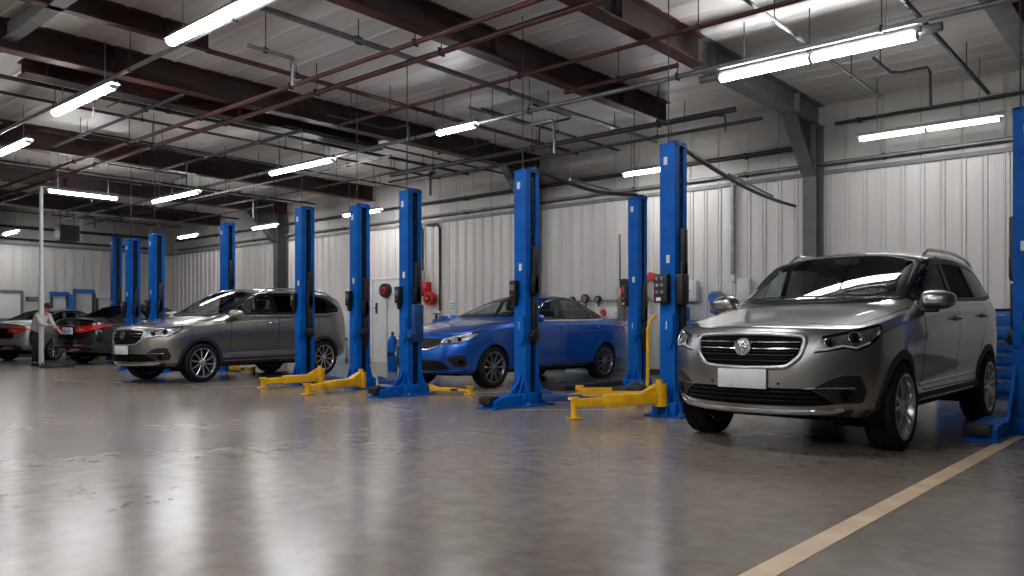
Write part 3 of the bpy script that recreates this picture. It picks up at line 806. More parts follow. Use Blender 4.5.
SEDAN_BODY = {}
def build_sedan(label, loc, rz, paint, rim_mat='alloy_dark', plate_label=None, plate_blue=False, front=True, rear=True, spoiler=False, trim='chrome', group=None, name='parked_sedan', antenna=False):
    T = thing(name, label, 'car', loc, rz, group)
    if 'b' not in SEDAN_BODY: SEDAN_BODY['b'] = Body(SEDAN_SPEC)
    B = SEDAN_BODY['b']
    WS = ('slope', .364, -.931); RS = ('slope', -.38, -.925)
    ya, yb, r = -1.55, 1.55, .335
    DLO = chaikin([(-.80, 1.105), (-.62, 1.20), (-.10, 1.425), (.2, 1.478), (.6, 1.50), (1.0, 1.452), (1.35, 1.33), (1.58, 1.21), (1.54, 1.15), (1.3, 1.133), (.3, 1.118)], 2, .2)
    ws = chaikin(smirror([(0, -.415), (.45, -.375), (.715, -.25), (.565, .545), (.33, .58), (0, .595)]), 2, .12)
    rw = chaikin(smirror([(0, -1.33), (.63, -1.27), (.53, -.56), (.3, -.50), (0, -.48)]), 2, .12)
    B.shell(T, paint, [(ya, .345, .40), (yb, .345, .40)], [('side', inset(DLO, .03)), (WS, inset(ws, .03)), (RS, inset(rw, .03))])
    m = MB(); m.box((0, 0, .26), (1.3, 4.3, .1), .03); m.obj('underbody', 'liner', T)
    B.panel('windscreen', inset(ws, .006), WS, 'glass', T, off=.001, thick=.006, cell=.05)
    B.strip('windscreen_surround', ws, WS, .055, 'black_gloss', T, closed=True, h=.004)
    B.panel('rear_window', inset(rw, .006), RS, 'glass_dark', T, off=.001, thick=.006, cell=.05)
    B.strip('rear_window_surround', rw, RS, .055, 'black_gloss', T, closed=True, h=.004)
    for sd in (1, -1):
        def clip(y0, y1, s0=0, s1=0):
            q = []
            for y, z in resample(DLO, .03):
                q.append((min(max(y, y0 + s0 * (z - 1.12)), y1 + s1 * (z - 1.12)), z))
            return inset(q, .012)
        for y0, y1, s0, s1, g in ((-9, .30, 0, .1, 'glass'), (.42, 1.12, .08, -.35, 'glass'), (1.17, 9, -.45, 0, 'glass_dark')):
            B.panel('side_window', clip(y0, y1, s0, s1), 'side', g, T, (sd,), off=.001, thick=.006, cell=.06)
        B.strip('window_surround', DLO, 'side', .05, 'black_gloss', T, (sd,), closed=True, h=.003)
        B.strip('window_sill_trim', [(-.78, 1.090), (.3, 1.098), (1.3, 1.113), (1.56, 1.135), (1.60, 1.19)], 'side', .02, trim, T, (sd,), h=.008)
        for (y0, z0), (y1, z1), w in (((.36, 1.10), (.40, 1.48), .11), ((1.15, 1.12), (1.0, 1.44), .06)):
            B.strip('window_pillar', [(y0, z0), (y1, z1)], 'side', w, 'black_gloss', T, (sd,), h=.004)
        B.strip('window_pillar', [(-.55, 1.10), (-.50, 1.25)], 'side', .04, 'black_gloss', T, (sd,), h=.004)
        for yc in (ya, yb):
            B.strip('arch_lip', circle_arc(yc, .345, .388, -14, 194), 'side', .06, paint, T, (sd,), h=.008, base=-.03)
            well_liner(T, yc, .345, .372, .50, .865, sd)
        B.panel('sill_trim', [(ya + .40, .20), (yb - .40, .22), (yb - .40, .31), (ya + .40, .30)], 'side', 'black', T, (sd,), off=.008, thick=.03, cell=.06)
        for ln in ([(-.98, .36), (-.98, .80), (-.90, 1.02), (-.80, 1.08)], [(.37, .36), (.40, 1.09)], [(1.06, .36), (1.12, .60), (1.34, .82), (1.45, 1.0), (1.42, 1.12)], [(-.97, .355), (1.05, .365)]):
            B.strip('panel_gap', chaikin(ln, 2, .2, False), 'side', .008, 'liner', T, (sd,), h=.0012)
        door_handle(B, T, .20, .955, sd, paint); door_handle(B, T, 1.22, .98, sd, paint)
        mirror_unit(T, paint, .985, -.62, 1.12, sd, .9)
        # waist crease catching light
        B.strip('waist_crease', [(-1.1, .875), (.4, .90), (1.9, .935)], 'side', .02, paint, T, (sd,), h=.005)
        if front:
            hl = chaikin([(-1.02, .715), (-1.02, .775), (-.85, .835), (-.62, .875), (-.44, .905), (-.43, .885), (-.50, .815), (-.60, .765), (-.72, .725), (-.88, .715)], 2, .18)
            h = B.panel('headlight', hl, 'diagf', 'black_gloss', T, (sd,), off=.003, thick=.03, cell=.03)[0]
            B.panel('lamp_reflector', inset(hl, .012), 'diagf', 'lamp_inner', h, (sd,), off=.005, thick=.004, cell=.025)
            B.strip('light_guide', [(-.98, .775), (-.80, .825), (-.55, .865)], 'diagf', .022, 'lamp_white', h, (sd,), h=.012, step=.02)
            B.panel('light_guide', chaikin([(-.66, .765), (-.56, .785), (-.50, .85), (-.60, .85)], 1), 'diagf', 'lamp_white', h, (sd,), off=.009, thick=.006, cell=.03)
            B.panel('amber_marker', chaikin([(-.50, .85), (-.45, .893), (-.47, .85)], 1), 'diagf', 'amber', h, (sd,), off=.010, thick=.006, cell=.02)
            for (u, v, rr) in ((-.72, .785, .042), (-.88, .765, .036)):
                p, n = B.point('diagf', u, v, .004, sd); rot = n.to_track_quat('X', 'Z').to_matrix().to_4x4()
                m = MB(); m.lathe([(-.005, rr), (.012, rr), (.014, rr * .92), (.006, rr * .78), (-.005, rr * .76)], 24)
                bmesh.ops.transform(m.bm, matrix=Matrix.Translation(p) @ rot, verts=m.bm.verts); m.obj('lamp_ring', 'chrome', h, 40)
                m = MB(); m.sphere((0, 0, 0), rr * .72, (.5, 1, 1), 16)
                bmesh.ops.transform(m.bm, matrix=Matrix.Translation(p) @ rot, verts=m.bm.verts); m.obj('projector_lens', 'black_gloss', h, 60)
            fg = chaikin([(-.93, .49), (-.72, .545), (-.64, .53), (-.60, .40), (-.66, .345), (-.80, .36)], 1, .12)
            f = B.panel('fog_lamp_pocket', fg, 'diagf', 'black', T, (sd,), off=.003, thick=.03, cell=.03)[0]
            B.strip('pocket_blade', [(-1.02, .50), (-.85, .535), (-.66, .56)], 'diagf', .03, paint, f, (sd,), h=.02, taper=(.3, 1.0))
            p, n = B.point('diagf', -.70, .44, .004, sd); rot = n.to_track_quat('X', 'Z').to_matrix().to_4x4()
            m = MB(); m.lathe([(-.01, .045), (.012, .045), (.012, .036), (.004, .03), (.004, .001), (-.01, .001)], 24)
            bmesh.ops.transform(m.bm, matrix=Matrix.Translation(p) @ rot, verts=m.bm.verts); m.obj('fog_lamp', 'black_gloss', f, 40)
        if rear:
            tl = chaikin([(-1.36, .855), (-1.22, .80), (-1.06, .825), (-.80, .91), (-.52, .975), (-.53, .995), (-.80, 1.0), (-1.05, .985), (-1.34, .955)], 2, .2)
            t = B.panel('tail_light', tl, 'diagr', 'red_lamp', T, (sd,), off=.012, thick=.04, cell=.035)[0]
            B.panel('reverse_lamp', chaikin([(-1.22, .865), (-1.10, .87), (-1.10, .90), (-1.22, .90)], 1), 'diagr', 'amber', t, (sd,), off=.018, thick=.01, cell=.03)
            B.panel('exhaust_trim', chaikin([(-1.50, .365), (-1.24, .365), (-1.20, .41), (-1.28, .44), (-1.50, .43)], 2, .2), 'diagr', 'chrome', T, (sd,), off=.010, thick=.03, cell=.04)
            B.panel('rear_reflector', [(-1.30, .50), (-1.10, .51), (-1.10, .53), (-1.30, .525)], 'diagr', 'red_lamp', T, (sd,), off=.006, thick=.01, cell=.05)
    if front:
        go = chaikin(smirror([(0, .625), (.30, .64), (.48, .70), (.56, .775), (.5, .80), (0, .815)]), 2, .14)
        g = B.panel('grille', go, 'front', 'black', T, off=.003, thick=.03, cell=.04)[0]
        B.strip('grille_frame', [(-.60, .79), (-.48, .69), (-.30, .628), (0, .612), (.30, .628), (.48, .69), (.60, .79)], 'front', .03, 'chrome', g, h=.020)
        for z, w in ((.775, .5), (.74, .47), (.705, .42), (.67, .34)):
            B.strip('grille_bar', [(-w, z), (0, z), (w, z)], 'front', .014, 'black_gloss', g, h=.012)
        p, n = B.point('front', 0, .72, .02)
        m = MB(); m.lathe([(p.y + .03, .001), (p.y - .012, .001), (p.y - .010, .05), (p.y + .03, .055)], 28, 'y', (0, 0, p.z)); m.obj('badge', 'chrome', g, 40)
        li = chaikin(smirror([(0, .30), (.5, .31), (.62, .33), (.50, .46), (0, .47)]), 1, .1)
        l = B.panel('lower_intake', li, 'front', 'black', T, off=.002, thick=.03, cell=.05)[0]
        for z, w in ((.43, .50), (.39, .54), (.35, .56)): B.strip('intake_bar', [(-w, z), (0, z), (w, z)], 'front', .012, 'black_gloss', l, h=.010)
        B.strip('bumper_lip', [(-.72, .30), (-.5, .275), (0, .268), (.5, .275), (.72, .30)], 'front', .03, paint, T, h=.02)
        B.strip('panel_gap', chaikin([(-.79, -1.55), (-.72, -2.0), (-.5, -2.12), (0, -2.16), (.5, -2.12), (.72, -2.0), (.79, -1.55), (.80, -1.0)], 2, .2, False), 'top', .008, 'liner', T, h=.001)
    if rear:
        if plate_label: plate_unit(B, T, 'rear', 0, .855, .36, .17, plate_label, plate_blue)
        B.panel('boot_garnish', chaikin(smirror([(0, .66), (.36, .67), (.40, .72), (.36, .965), (0, .97)]), 1, .15), 'rear', 'black_gloss', T, off=.004, thick=.01, cell=.05)
        B.strip('boot_trim', [(-.44, .985), (0, .995), (.44, .985)], 'rear', .02, trim, T, h=.016)
        B.panel('rear_diffuser', chaikin(smirror([(0, .33), (.55, .335), (.66, .37), (.58, .47), (0, .48)]), 1, .12), 'rear', 'black', T, off=.006, thick=.02, cell=.05)
        B.strip('bumper_crease', [(-.74, .56), (-.4, .59), (0, .595), (.4, .59), (.74, .56)], 'rear', .025, paint, T, h=.012)
        B.strip('bumper_crease', [(-.72, .46), (-.55, .49), (0, .495), (.55, .49), (.72, .46)], 'rear', .02, trim, T, h=.012)
        B.strip('panel_gap', chaikin([(-.66, 1.02), (-.62, .70), (-.4, .645), (0, .64), (.4, .645), (.62, .70), (.66, 1.02)], 1, .15, False), 'rear', .008, 'liner', T, h=.0012)
    if spoiler:
        m = MB(); pts = [B.point('top', -.66 + 1.32 * i / 16, 2.46 - .10 * abs(i / 8 - 1) ** 3, .022)[0] for i in range(17)]
        m.tube(pts, .026, 8); m.obj('boot_spoiler', paint, T, 50)
    if antenna:
        q = B.point('top', 0, 1.0)[0]; m = MB(); m.prism([(-.09, 0), (.07, 0), (.06, .05), (.02, .055)], (-.018, q.y, q.z - .01), (0, 1, 0), (0, 0, 1), (1, 0, 0), .036)
        m.obj('roof_fin', 'red_lamp', T, 40, label='small red roof fin')
    wiper(B, T, WS, [(-.55, -.33), (-.1, -.375), (.08, -.375)]); wiper(B, T, WS, [(.05, -.37), (.4, -.33), (.60, -.27)])
    m = MB(); q, n = B.point(WS, 0, .50); m.box((0, q.y + .12, q.z - .02), (.24, .03, .07), .012); m.obj('rear_view_mirror', 'black', T)
    interior(T, -.86, 1.07, .84, .36, -.02, .82, rear_end=1.6)
    m = MB(); m.box((0, 1.62, 1.04), (1.3, .55, .05), .02); m.obj('parcel_shelf', 'dash', T)
    for sd in (1, -1):
        for yc in (ya, yb): make_wheel(T, (sd * .785, yc, r), sd < 0, r, .225, .245, 'ten', rim_mat, spin=.3)
    return T
# ------------------------------------------------------------------ the hall
XL, XR, YF, YB, ZC = -30.0, 7.0, -11.0, 14.5, 5.0
ZL = 3.78                                            # top of the white liner sheets

def wall_sheet(name, rgb, scale_stretch=(1, 1, .25), rough=.5, var=.1, metal=0.0):
    m = mat(name, rgb, rough, metal, var=var, scale=1.3)
    nt = m.node_tree; N = nt.nodes; L = nt.links
    tc = next(n for n in N if n.type == 'TEX_COORD'); nz = next(n for n in N if n.type == 'TEX_NOISE')
    mp = N.new('ShaderNodeMapping'); mp.inputs['Scale'].default_value = scale_stretch
    L.new(tc.outputs['Object'], mp.inputs['Vector']); L.new(mp.outputs['Vector'], nz.inputs['Vector'])
    return m
M['liner_sheet'] = wall_sheet('white_liner_sheet', (200, 197, 193), (2.2, 2.2, .22), .42, .10)
M['insulation'] = wall_sheet('grey_foil_insulation', (166, 163, 158), (.6, .6, .9), .5, .2, .25)
M['roof_foil'] = wall_sheet('roof_foil_sheet', (220, 217, 213), (.25, 1.6, 1), .45, .2, .15)

def floor_material():
    m = bpy.data.materials.new('polished_concrete'); m.use_nodes = True
    nt = m.node_tree; N = nt.nodes; L = nt.links; b = N['Principled BSDF']
    tc = N.new('ShaderNodeTexCoord')
    n1 = N.new('ShaderNodeTexNoise'); n1.inputs['Scale'].default_value = .55; n1.inputs['Detail'].default_value = 6; n1.inputs['Roughness'].default_value = .5
    n2 = N.new('ShaderNodeTexNoise'); n2.inputs['Scale'].default_value = 7; n2.inputs['Detail'].default_value = 6; n2.inputs['Roughness'].default_value = .55
    n3 = N.new('ShaderNodeTexNoise'); n3.inputs['Scale'].default_value = 90; n3.inputs['Detail'].default_value = 2
    for n in (n1, n2, n3): L.new(tc.outputs['Object'], n.inputs['Vector'])
    mx = N.new('ShaderNodeMix'); mx.data_type = 'FLOAT'; mx.inputs[0].default_value = .42
    L.new(n1.outputs['Fac'], mx.inputs[2]); L.new(n2.outputs['Fac'], mx.inputs[3])
    r = N.new('ShaderNodeValToRGB'); e = r.color_ramp.elements
    e[0].position = .30; e[0].color = lin((102, 93, 84)); e[1].position = .70; e[1].color = lin((148, 138, 128))
    L.new(mx.outputs[0], r.inputs['Fac']); L.new(r.outputs['Color'], b.inputs['Base Color'])
    mr = N.new('ShaderNodeMapRange'); mr.inputs['From Min'].default_value = .3; mr.inputs['From Max'].default_value = .7
    mr.inputs['To Min'].default_value = .21; mr.inputs['To Max'].default_value = .25
    L.new(mx.outputs[0], mr.inputs['Value']); L.new(mr.outputs['Result'], b.inputs['Roughness'])
    b.inputs['Specular IOR Level'].default_value = .4
    bp = N.new('ShaderNodeBump'); bp.inputs['Strength'].default_value = .09; bp.inputs['Distance'].default_value = .02
    n4 = N.new('ShaderNodeTexNoise'); n4.inputs['Scale'].default_value = 2.6; n4.inputs['Detail'].default_value = 1; L.new(tc.outputs['Object'], n4.inputs['Vector'])
    n4.inputs['Scale'].default_value = 3.6; n4.inputs['Detail'].default_value = 1; L.new(n4.outputs['Fac'], bp.inputs['Height']); L.new(bp.outputs['Normal'], b.inputs['Normal'])
    return m
M['floor'] = floor_material()

def structure(m, name, material, parent=None, smooth=0):
    o = m.obj(name, material, parent, smooth)
    if parent is None: o['kind'] = 'structure'
    return o

m = MB(); m.box(((XL + XR) / 2, (YF + YB) / 2, -.1), (XR - XL + .6, YB - YF + .6, .2)); structure(m, 'floor', 'floor')
# saw joints in the slab
m = MB(); m.box(((XL + XR) / 2, (YF + YB) / 2, ZC + .1), (XR - XL + .6, YB - YF + .6, .2)); ceil = structure(m, 'ceiling', 'roof_foil')
m = MB()
for y in [YF + .45 * k for k in range(int((YB - YF) / .45))]:        # pressed ribs of the roof sheets, running along the hall
    m.prism([(-.05, 0), (.05, 0), (.02, -.010), (-.02, -.010)], (XL, y, ZC), (0, 1, 0), (0, 0, 1), (1, 0, 0), XR - XL)
structure(m, 'sheet_rib', 'roof_foil', ceil)

def ribbed(name, p, along, inward, length, z0, z1, material, period=.305, h=.022, parent=None):
    """profiled steel sheet: pairs of narrow raised ribs between flat pans"""
    bm = bmesh.new(); p = Vector(p); a = Vector(along); q = Vector(inward); prof = []
    x = 0.0
    while x < length - 1e-6:
        for dx, hh in ((0, 0), (.205, 0), (.215, h), (.235, h), (.245, h * .35), (.265, h * .35), (.275, h), (.295, h)):
            if x + dx <= length: prof.append((x + dx, hh))
        x += period
    prof.append((length, 0))
    lo = [bm.verts.new(p + a * x + q * hh + Vector((0, 0, z0))) for x, hh in prof]
    hi = [bm.verts.new(p + a * x + q * hh + Vector((0, 0, z1))) for x, hh in prof]
    for i in range(len(prof) - 1): bm.faces.new((lo[i], lo[i + 1], hi[i + 1], hi[i]))
    o = finish(name, bm, material, parent, 0)
    return o

def wall(name, p, along, inward, length, sheet='liner_sheet'):
    p = Vector(p); a = Vector(along); q = Vector(inward)
    m = MB(); c = p + a * length / 2 - q * .12
    m.box((c.x, c.y, ZC / 2), (abs(a.x) * (length + .4) + abs(a.y) * .2, abs(a.y) * (length + .4) + abs(a.x) * .2, ZC))
    w = structure(m, name, 'insulation')
    ribbed('liner_sheet', p, a, q, length, 0, ZL, sheet, parent=w)
    ribbed('upper_sheet', p - q * .015, a, q, length, ZL, ZC, 'insulation', period=.61, h=.016, parent=w)
    m = MB(); c = p + a * length / 2 + q * .03
    m.box((c.x, c.y, ZL), (abs(a.x) * length + abs(a.y) * .06, abs(a.y) * length + abs(a.x) * .06, .07)); m.obj('cap_rail', 'gray_steel', w, 0)
    m = MB(); m.box((c.x, c.y, .06), (abs(a.x) * length + abs(a.y) * .05, abs(a.y) * length + abs(a.x) * .05, .12)); m.obj('base_angle', 'dark_gray_steel', w, 0)
    return w
wall('wall_back', (XL, YB, 0), (1, 0, 0), (0, -1, 0), XR - XL)
wall('wall_left', (XL, YF, 0), (0, 1, 0), (1, 0, 0), YB - YF)
wall('wall_right', (XR, YF, 0), (0, 1, 0), (-1, 0, 0), YB - YF, 'dark_gray_steel')  # unseen wall, given dark sheets to darken reflections in the front SUV's side
wall('wall_front', (XL, YF, 0), (1, 0, 0), (0, 1, 0), XR - XL)

# roof steel
def i_beam(name, x, y0, y1, zb, h=.40, w=.20, web='red_oxide_dark', flange='red_oxide', ft=.022):
    m = MB(); m.box((x, (y0 + y1) / 2, zb + h / 2), (.014, y1 - y0, h - .01)); o = structure(m, name, web)
    for y in [y0 + .15 + k * 2.4 for k in range(int((y1 - y0) / 2.4) + 1)]:
        pass
    m = MB(); m.box((x, (y0 + y1) / 2, zb + ft / 2), (w, y1 - y0, ft)); m.box((x, (y0 + y1) / 2, zb + h - ft / 2), (w, y1 - y0, ft)); m.obj('flange', flange, o, 0)
    m = MB()
    for y in [y0 + .3 + k * 3.1 for k in range(int((y1 - y0 - .4) / 3.1) + 1)]: m.box((x, y, zb + h / 2), (w * .9, .012, h - .05))
    m.obj('stiffener', web, o, 0)
    return o
i_beam('roof_beam', -1.72, YF, YB, 4.60, .40, .26, 'red_oxide', 'gray_steel')
i_beam('roof_beam', -5.24, YF, 9.95, 4.60, .40, .22, 'red_oxide_dark', 'red_oxide')
i_beam('rafter_beam', -5.24, 9.95, YB, 4.60, .40, .24, 'gray_steel', 'gray_steel')
i_beam('roof_beam', -7.22, YF, 12.5, 4.62, .38, .20, 'red_oxide_dark', 'red_oxide')
i_beam('roof_beam', -10.15, YF, 5.4, 4.74, .26, .12)
i_beam('roof_beam', -11.75, YF, YB, 4.60, .40, .22)
i_beam('roof_beam', -12.9, 4.0, 10.6, 4.66, .22, .34, 'red_oxide', 'red_oxide_dark')
i_beam('roof_beam', -17.9, YF, YB, 4.60, .40, .22)
i_beam('roof_beam', -22.2, YF, YB, 4.60, .40, .22)
i_beam('roof_beam', -26.4, YF, YB, 4.60, .40, .22)
# eave strut along the hall, top left
m = MB(); m.box((-11.2, 3.5, 4.86), (3.1, .05, .24)); m.box((-11.2, 3.5, 4.75), (3.1, .16, .02)); structure(m, 'roof_strut', 'gray_steel')
m = MB(); m.box((-14.6, 3.5, 4.86), (2.6, .05, .24)); m.box((-14.6, 3.5, 4.75), (2.6, .16, .02)); structure(m, 'roof_strut', 'red_oxide')

M['column_grey'] = mat('weathered_column_grey', (92, 92, 92), .55, var=.2, scale=5)
def column(x, w=.24, d=.36, z1=4.6, web='column_grey', side='dark_gray_steel', haunch=True):
    m = MB(); y = YB - .06
    m.box((x, y - d, z1 / 2), (w, .025, z1)); m.box((x, y - .012, z1 / 2), (w, .025, z1))
    o = structure(m, 'wall_column', web)
    m = MB(); m.box((x, y - d / 2, z1 / 2), (.02, d - .03, z1)); m.obj('column_web', side, o, 0)
    if haunch:
        m = MB(); m.prism([(0, 0), (0, -.9), (-.9, 0)], (x - .012, y - d - .01, 4.6), (0, 1, 0), (0, 0, 1), (1, 0, 0), .024); m.obj('haunch', side, o, 0)
        m = MB(); m.prism([(0, -.9), (-.9, 0), (-.93, -.03), (-.03, -.93)], (x - w / 2, y - d - .01, 4.6), (0, 1, 0), (0, 0, 1), (1, 0, 0), w); m.obj('haunch_flange', web, o, 0)
    m = MB(); m.box((x, y - d / 2, .012), (w + .14, d + .1, .024)); m.obj('column_foot', side, o, 0)
column(-5.24); column(-22.2, web='dark_gray_steel'); column(-11.75, .2, .3, web='gray_steel')

# bay lines on the slab
def floor_line(x0, y0, x1, y1, w, material, name='floor_line', label='', group=None):
    a = Vector((x0, y0, 0)); b = Vector((x1, y1, 0)); t = (b - a).normalized(); n = Vector((-t.y, t.x, 0)) * w / 2
    m = MB(); m.prism([(0, 0), (1, 0), (1, 1), (0, 1)], a - n + Vector((0, 0, .0005)), b - a, n * 2, (0, 0, 1), .0018)
    o = m.obj(name, material, None, 0); o['kind'] = 'structure'
    return o
floor_line(-1.41, -2.0, -1.27, 8.55, .115, 'line_tan')
floor_line(-6.35, 7.15, -5.35, 8.05, .07, 'line_faint'); floor_line(-6.35, 7.15, -7.3, 8.8, .07, 'line_faint')
floor_line(-9.2, 7.6, -8.0, 9.2, .08, 'line_faint'); floor_line(-12.6, 6.4, -11.2, 7.8, .07, 'line_faint')
floor_line(-14.2, 6.2, -16.2, 5.6, .07, 'line_faint'); floor_line(-4.6, 7.0, -4.4, 7.3, .07, 'line_faint')

# ------------------------------------------------------------------ lamps
def lamp(x0, x1, y, z, label, halves=2, w=.125, along='x', group='hanging strip lamps', tube='tube_light', hood=True):
    L = x1 - x0; xc = (x0 + x1) / 2
    T = thing('strip_lamp', label, 'ceiling light', (xc, y, z) if along == 'x' else (y, xc, z), 0 if along == 'x' else PI / 2, group)
    m = MB(); m.box((0, 0, .085), (L + .06, w * .36, .05), .008)
    m.prism([(-w * .2, .055), (w * .2, .055), (w * .14, .11), (-w * .14, .11)], (-L / 2 - .03, 0, 0), (0, 1, 0), (0, 0, 1), (1, 0, 0), L + .06)
    m.obj('lamp_housing', 'gray_steel', T, 0)
    g = .03
    for k in range(halves):
        a = -L / 2 + L * k / halves + g / 2; b = -L / 2 + L * (k + 1) / halves - g / 2
        m = MB(); prof = [(w / 2 * math.cos(t), .015 - (.045 if math.sin(t) > 0 else (.022 if hood else .05)) * math.sin(t)) for t in [2 * PI * i / 18 for i in range(18)]]
        m.prism(prof, (a, 0, 0), (0, 1, 0), (0, 0, 1), (1, 0, 0), b - a)
        m.obj('diffuser', tube, T, 60)
        for xx in (a, b):
            e = MB(); e.prism([(c * 1.06, .015 + (zz - .015) * 1.06) for c, zz in prof], (xx - .008, 0, 0), (0, 1, 0), (0, 0, 1), (1, 0, 0), .016); e.obj('end_cap', 'white', T, 40)
    if hood:      # folded steel reflector, added above the tubes to hold light off the ceiling
        m = MB(); m.prism([(-w * .6, .034), (-w * .3, .052), (w * .3, .052), (w * .6, .034), (w * .6, .042), (w * .32, .06), (-w * .32, .06), (-w * .6, .042)], (-L / 2 - .03, 0, 0), (0, 1, 0), (0, 0, 1), (1, 0, 0), L + .06); m.obj('reflector', 'white', T, 0)
    for sx in (-.36, .36):
        m = MB(); m.cyl((sx * L, 0, .07), (sx * L, 0, ZC - z), .008, 6); m.obj('hanging_rod', 'pipe', T, 40)
    return T
ZA = 4.30
lamp(-9.05, -6.9, 4.35, ZA, 'brightest two-tube strip lamp at the top edge, left of the long red beam')
lamp(-13.4, -11.25, 4.62, ZA, 'strip lamp hanging beside the dark red beam, second along the left row')
lamp(-17.65, -15.75, 5.0, ZA, 'strip lamp cut by the left edge of the photo above the thin pole')
lamp(-15.15, -12.95, 9.5, ZA, 'long strip lamp hanging above the silver SUV with the tall lift post')
lamp(-20.9, -18.5, 9.6, ZA, 'strip lamp hanging above the black saloon')
lamp(-9.85, -8.95, 9.4, ZA, 'short strip lamp just past the end of the dark red beam', 1)
lamp(-4.85, -2.42, 9.82, ZA, 'largest strip lamp, hanging under its pipe above the front silver SUV', tube='tube_mid', hood=False)
lamp(-4.2, -2.2, 13.45, 4.05, 'strip lamp along the white wall behind the front silver SUV', tube='tube_low')
lamp(-8.75, -7.5, 13.5, 4.05, 'strip lamp on the back wall partly hidden by the front lift post', tube='tube_soft')
lamp(-17.75, -16.2, 13.4, 4.05, 'strip lamp on the back wall showing behind a slim lift post top', tube='tube_soft')
lamp(-22.2, -20.9, 13.3, 4.05, 'small far strip lamp near the dark wall column', tube='tube_soft')
lamp(-26.4, -25.2, 13.0, 4.05, 'small far strip lamp above the black saloon roof, near the hall corner', tube='tube_soft')
lamp(-29.3, -28.1, 8.6, 4.0, 'tiny far strip lamp at the left edge, high on the end wall', 1)
lamp(6.5, 8.0, -19.3, 4.02, 'very thin lamp strip running crossways to the right of the thin pole', 1, .05, 'y')
# unseen lamps added over the open floor to light the hall and SUV front
for x0, y in ((-4.8, 4.4), (-17, -1), (-12.6, -1), (-8.2, -1), (-3.8, -1), (.6, -1), (-8.2, -5.5), (-3.8, -5.5), (.6, -5.5)):
    lamp(x0, x0 + 2.2, y, ZA, 'strip lamp added outside the view to light the hall and the front SUV', group='strip lamps added outside the view', tube='tube_light' if y < 13 else 'tube_low')

# ------------------------------------------------------------------ pipes and conduits under the roof
def pipe(pts, r, material, label, hang=(), group='conduits under the roof', name='conduit_pipe', cat='pipe'):
    T = MB(); T.tube(pts, r, 8); o = T.obj(name, material, None, 50)
    o['label'] = label; o['category'] = cat
    if group: o['group'] = group
    for h in hang:
        m = MB(); m.cyl(h, (h[0], h[1], ZC), .007, 6); m.box((h[0], h[1], h[2]), (.03, r * 2.6, r * 2.6), .004); m.obj('pipe_hanger', 'pipe_dark', o, 40)
    return o
def xpipe(x0, x1, y, z, r, material, label, step=2.6, **k):
    n = max(1, int((x1 - x0) / step)); pts = [(x0 + (x1 - x0) * i / n, y, z) for i in range(n + 1)]
    return pipe(pts, r, material, label, [(x0 + (x1 - x0) * (i + .5) / n, y, z) for i in range(n)], **k)
def ypipe(x, y0, y1, z, r, material, label, step=2.6, **k):
    n = max(1, int((y1 - y0) / step)); pts = [(x, y0 + (y1 - y0) * i / n, z) for i in range(n + 1)]
    return pipe(pts, r, material, label, [(x, y0 + (y1 - y0) * (i + .5) / n, z) for i in range(n)], **k)
xpipe(-28, 6.5, 4.62, 4.43, .028, 'pipe', 'grey conduit carrying the strip lamps of the left row', group=None)
xpipe(-28, 6.5, 9.74, 4.45, .036, 'pipe', 'long grey pipe above the largest strip lamp, running the length of the hall', group=None)
xpipe(-5.2, -2.2, 9.94, 4.40, .055, 'gray_steel', 'thick grey duct right above the largest strip lamp', group=None, name='cable_duct', cat='duct')
xpipe(-25, -.6, 6.65, 4.54, .034, 'red_oxide', 'upper of the two parallel red bars crossing the roof', group=None, name='tie_bar', cat='bar')
xpipe(-25, -.6, 7.10, 4.54, .040, 'red_oxide', 'lower of the two parallel red bars crossing the roof', group=None, name='tie_bar', cat='bar')
xpipe(-11.5, 2.5, 8.55, 4.56, .030, 'red_oxide', 'thin red bar crossing both short red beams at top middle', group=None, name='tie_bar', cat='bar')
xpipe(-7.2, -5.3, 9.5, 4.52, .035, 'red_oxide', 'short red bar between the two red beam ends', group=None, name='tie_bar', cat='bar')
ypipe(-8.25, -1, 13.9, 4.72, .040, 'pipe', 'grey sprinkler pipe starting beside the brightest strip lamp', group=None)
ypipe(-10.2, 5.4, 13.9, 4.76, .036, 'red_oxide', 'red pipe continuing the small beam behind the brightest strip lamp', group=None)
ypipe(-13.5, -1, 13.9, 4.74, .034, 'red_oxide_dark', 'red pipe running behind the large dark red beam', group=None)
ypipe(-14.5, -1, 13.9, 4.76, .026, 'red_oxide', 'thinner red pipe just beyond the red pipe behind the large beam', group=None)
ypipe(-16.3, -1, 10.5, 4.70, .05, 'red_oxide_dark', 'dark red pipe above the third lamp of the left row', group=None)
ypipe(-2.48, 5, 14.1, 4.625, .030, 'pipe_dark', 'dark conduit slanting down at the right toward the wall lamp', group=None)
ypipe(-3.8, 5, 13.2, 4.625, .024, 'pipe', 'thin grey conduit passing over the middle of the largest strip lamp', group=None)
xpipe(-13.5, -5.4, 11.45, 4.35, .045, 'pipe_dark', 'dark pipe bundle below the end of the red beam, upper pipe', group=None)
xpipe(-12.5, -5.1, 11.75, 4.22, .030, 'pipe_dark', 'dark pipe bundle below the end of the red beam, lower pipe', group=None)
def wallpipe(x0, x1, z, r, material, label):
    T = MB(); T.tube([(x0, YB - .10, z), (x1, YB - .10, z)], r, 8); o = T.obj('wall_pipe', material, None, 50); o['label'] = label; o['category'] = 'pipe'
    for k in range(int((x1 - x0) / 2.5) + 1):
        m = MB(); m.box((x0 + .4 + k * 2.5, YB - .06, z), (.05, .13, r * 2.6), .004); m.obj('pipe_clip', 'pipe_dark', o, 0)
wallpipe(-29.5, 6.5, 3.93, .035, 'pipe', 'grey pipe running just above the white sheets of the back wall')
wallpipe(-29.5, -5.5, 4.28, .042, 'pipe_dark', 'dark pipe on the grey upper wall left of the wall column')
